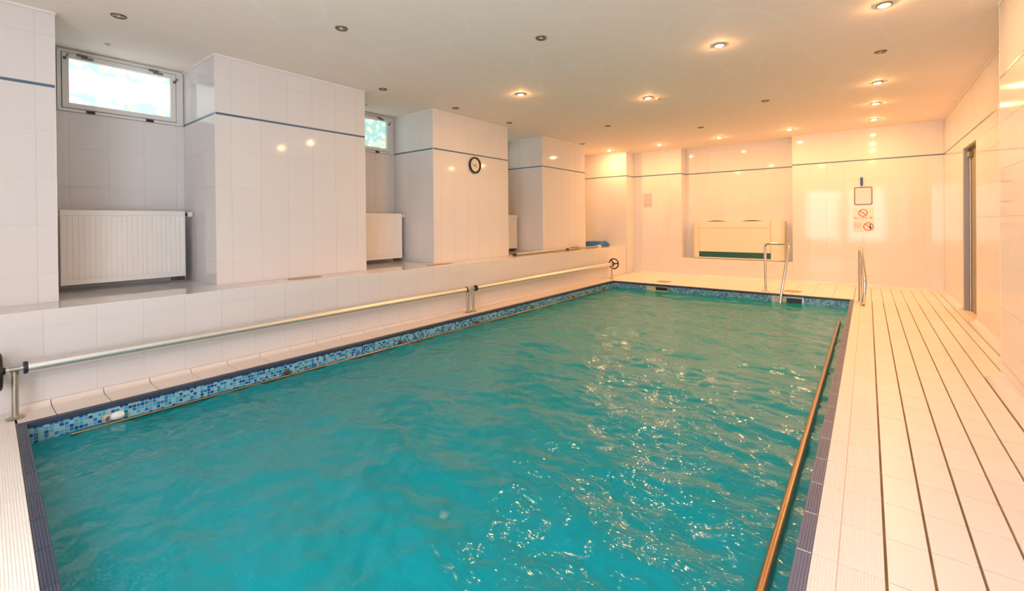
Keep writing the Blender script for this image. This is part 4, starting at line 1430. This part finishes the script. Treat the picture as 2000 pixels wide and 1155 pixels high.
s2 = MB().box((-0.190, YW - 0.0015, 0.915), (0.082, YW, 1.092)).build('lower_sheet', M['sheet'])
tl = MB()
for k in range(5):
    tl.box((-0.182, yq - 0.0008, 1.060 - 0.018 * k), (-0.182 + (0.105, 0.095, 0.11, 0.09, 0.10)[k], yq, 1.068 - 0.018 * k))
tl = tl.build('grey_lines', M['grey_print'])
r2 = MB().add(*ring(0.010, 1.005, 0.068, 0.012, yq)).add(*[[(0.010 + dx, yq - 0.0008 - e_, 1.005 + dz) for e_ in (0, 0.0006) for dx, dz in ((-0.046, 0.038), (-0.038, 0.046), (0.046, -0.038), (0.038, -0.046))], [(0, 1, 2, 3), (4, 5, 6, 7), (0, 1, 5, 4), (2, 3, 7, 6)]]).build('prohibition_ring', M['red'])
fg2 = MB().tube([(0.036, yq - 0.001, 0.968), (0.034, yq - 0.001, 1.010)], 0.010, 8).lathe([(0, 0), (0.012, 0), (0.012, 0.001), (0, 0.001)], (0.034, yq - 0.0005, 1.034), (0, -1, 0), 12).build('pictogram', M['black'])
adopt(sg, s1, r1, fg, tx, s2, tl, r2, fg2)

o = MB().box((-3.832, YW - 0.002, 1.43), (-3.645, YW, 1.732), 0.0006).build('paper_notice', M['paper'])
tag(o, 'plain pale paper sheet taped to the far wall left of the dehumidifier', 'paper')

# ------------------------------------------------------------------ things on the ledge
pl = empty('telescopic_pole', (-4.36, 6.9, ZL), 'long dark metal pole lying along the ledge', 'pole')
a = MB().tube([(-4.335, 5.56, ZL + 0.020), (-4.345, 7.10, ZL + 0.020)], 0.0165, 12).build('outer_tube', M['post_steel'], smooth=True)
bq = MB().tube([(-4.345, 7.10, ZL + 0.020), (-4.350, 8.30, ZL + 0.020)], 0.013, 12).build('inner_tube', M['post_steel'], smooth=True)
c = MB().tube([(-4.3345, 5.50, ZL + 0.020), (-4.335, 5.565, ZL + 0.020)], 0.019, 12).build('end_grip', M['black'], smooth=True)
dq = MB().tube([(-4.345, 7.06, ZL + 0.021), (-4.345, 7.16, ZL + 0.021)], 0.0205, 12).build('clamp', M['black'], smooth=True)
e = MB().box((-4.385, 8.30, ZL + 0.002), (-4.315, 8.42, ZL + 0.040), 0.008).build('tip', M['cream'])
adopt(pl, a, bq, c, dq, e)

hs = empty('coiled_hose', (-4.62, 8.75, ZL), 'coiled bright blue vacuum hose lying at the far end of the ledge', 'hose')
pts = []
for i in range(150):
    a_ = 2 * math.pi * i / 30
    rr_ = 0.28 - 0.010 * (i / 30)
    pts.append((-4.62 + rr_ * math.cos(a_), 8.75 + rr_ * math.sin(a_), ZL + 0.021 + 0.012 * (i / 30)))
c1 = MB().tube(pts, [0.018 + 0.0025 * (i % 2) for i in range(150)], 8).build('coil', M['hose'], smooth=True)
c2 = MB().tube([pts[-1], (pts[-1][0] - 0.02, pts[-1][1] + 0.06, pts[-1][2] + 0.005)], 0.024, 10).build('cuff', M['dark_blue'], smooth=True)
adopt(hs, c1, c2)

br = empty('pool_brush', (-4.40, 7.55, ZL), 'small dark pool brush lying beside the pole at the pillar foot', 'brush')
a = MB().box((-4.437, 7.40, ZL + 0.012), (-4.395, 7.66, ZL + 0.040), 0.006).build('brush_block', M['bronze_pipe'])
bq = MB()
for k in range(12):
    bq.box((-4.434, 7.405 + k * 0.021, ZL + 0.001), (-4.398, 7.419 + k * 0.021, ZL + 0.013))
bq = bq.build('bristles', M['black'])
adopt(br, a, bq)
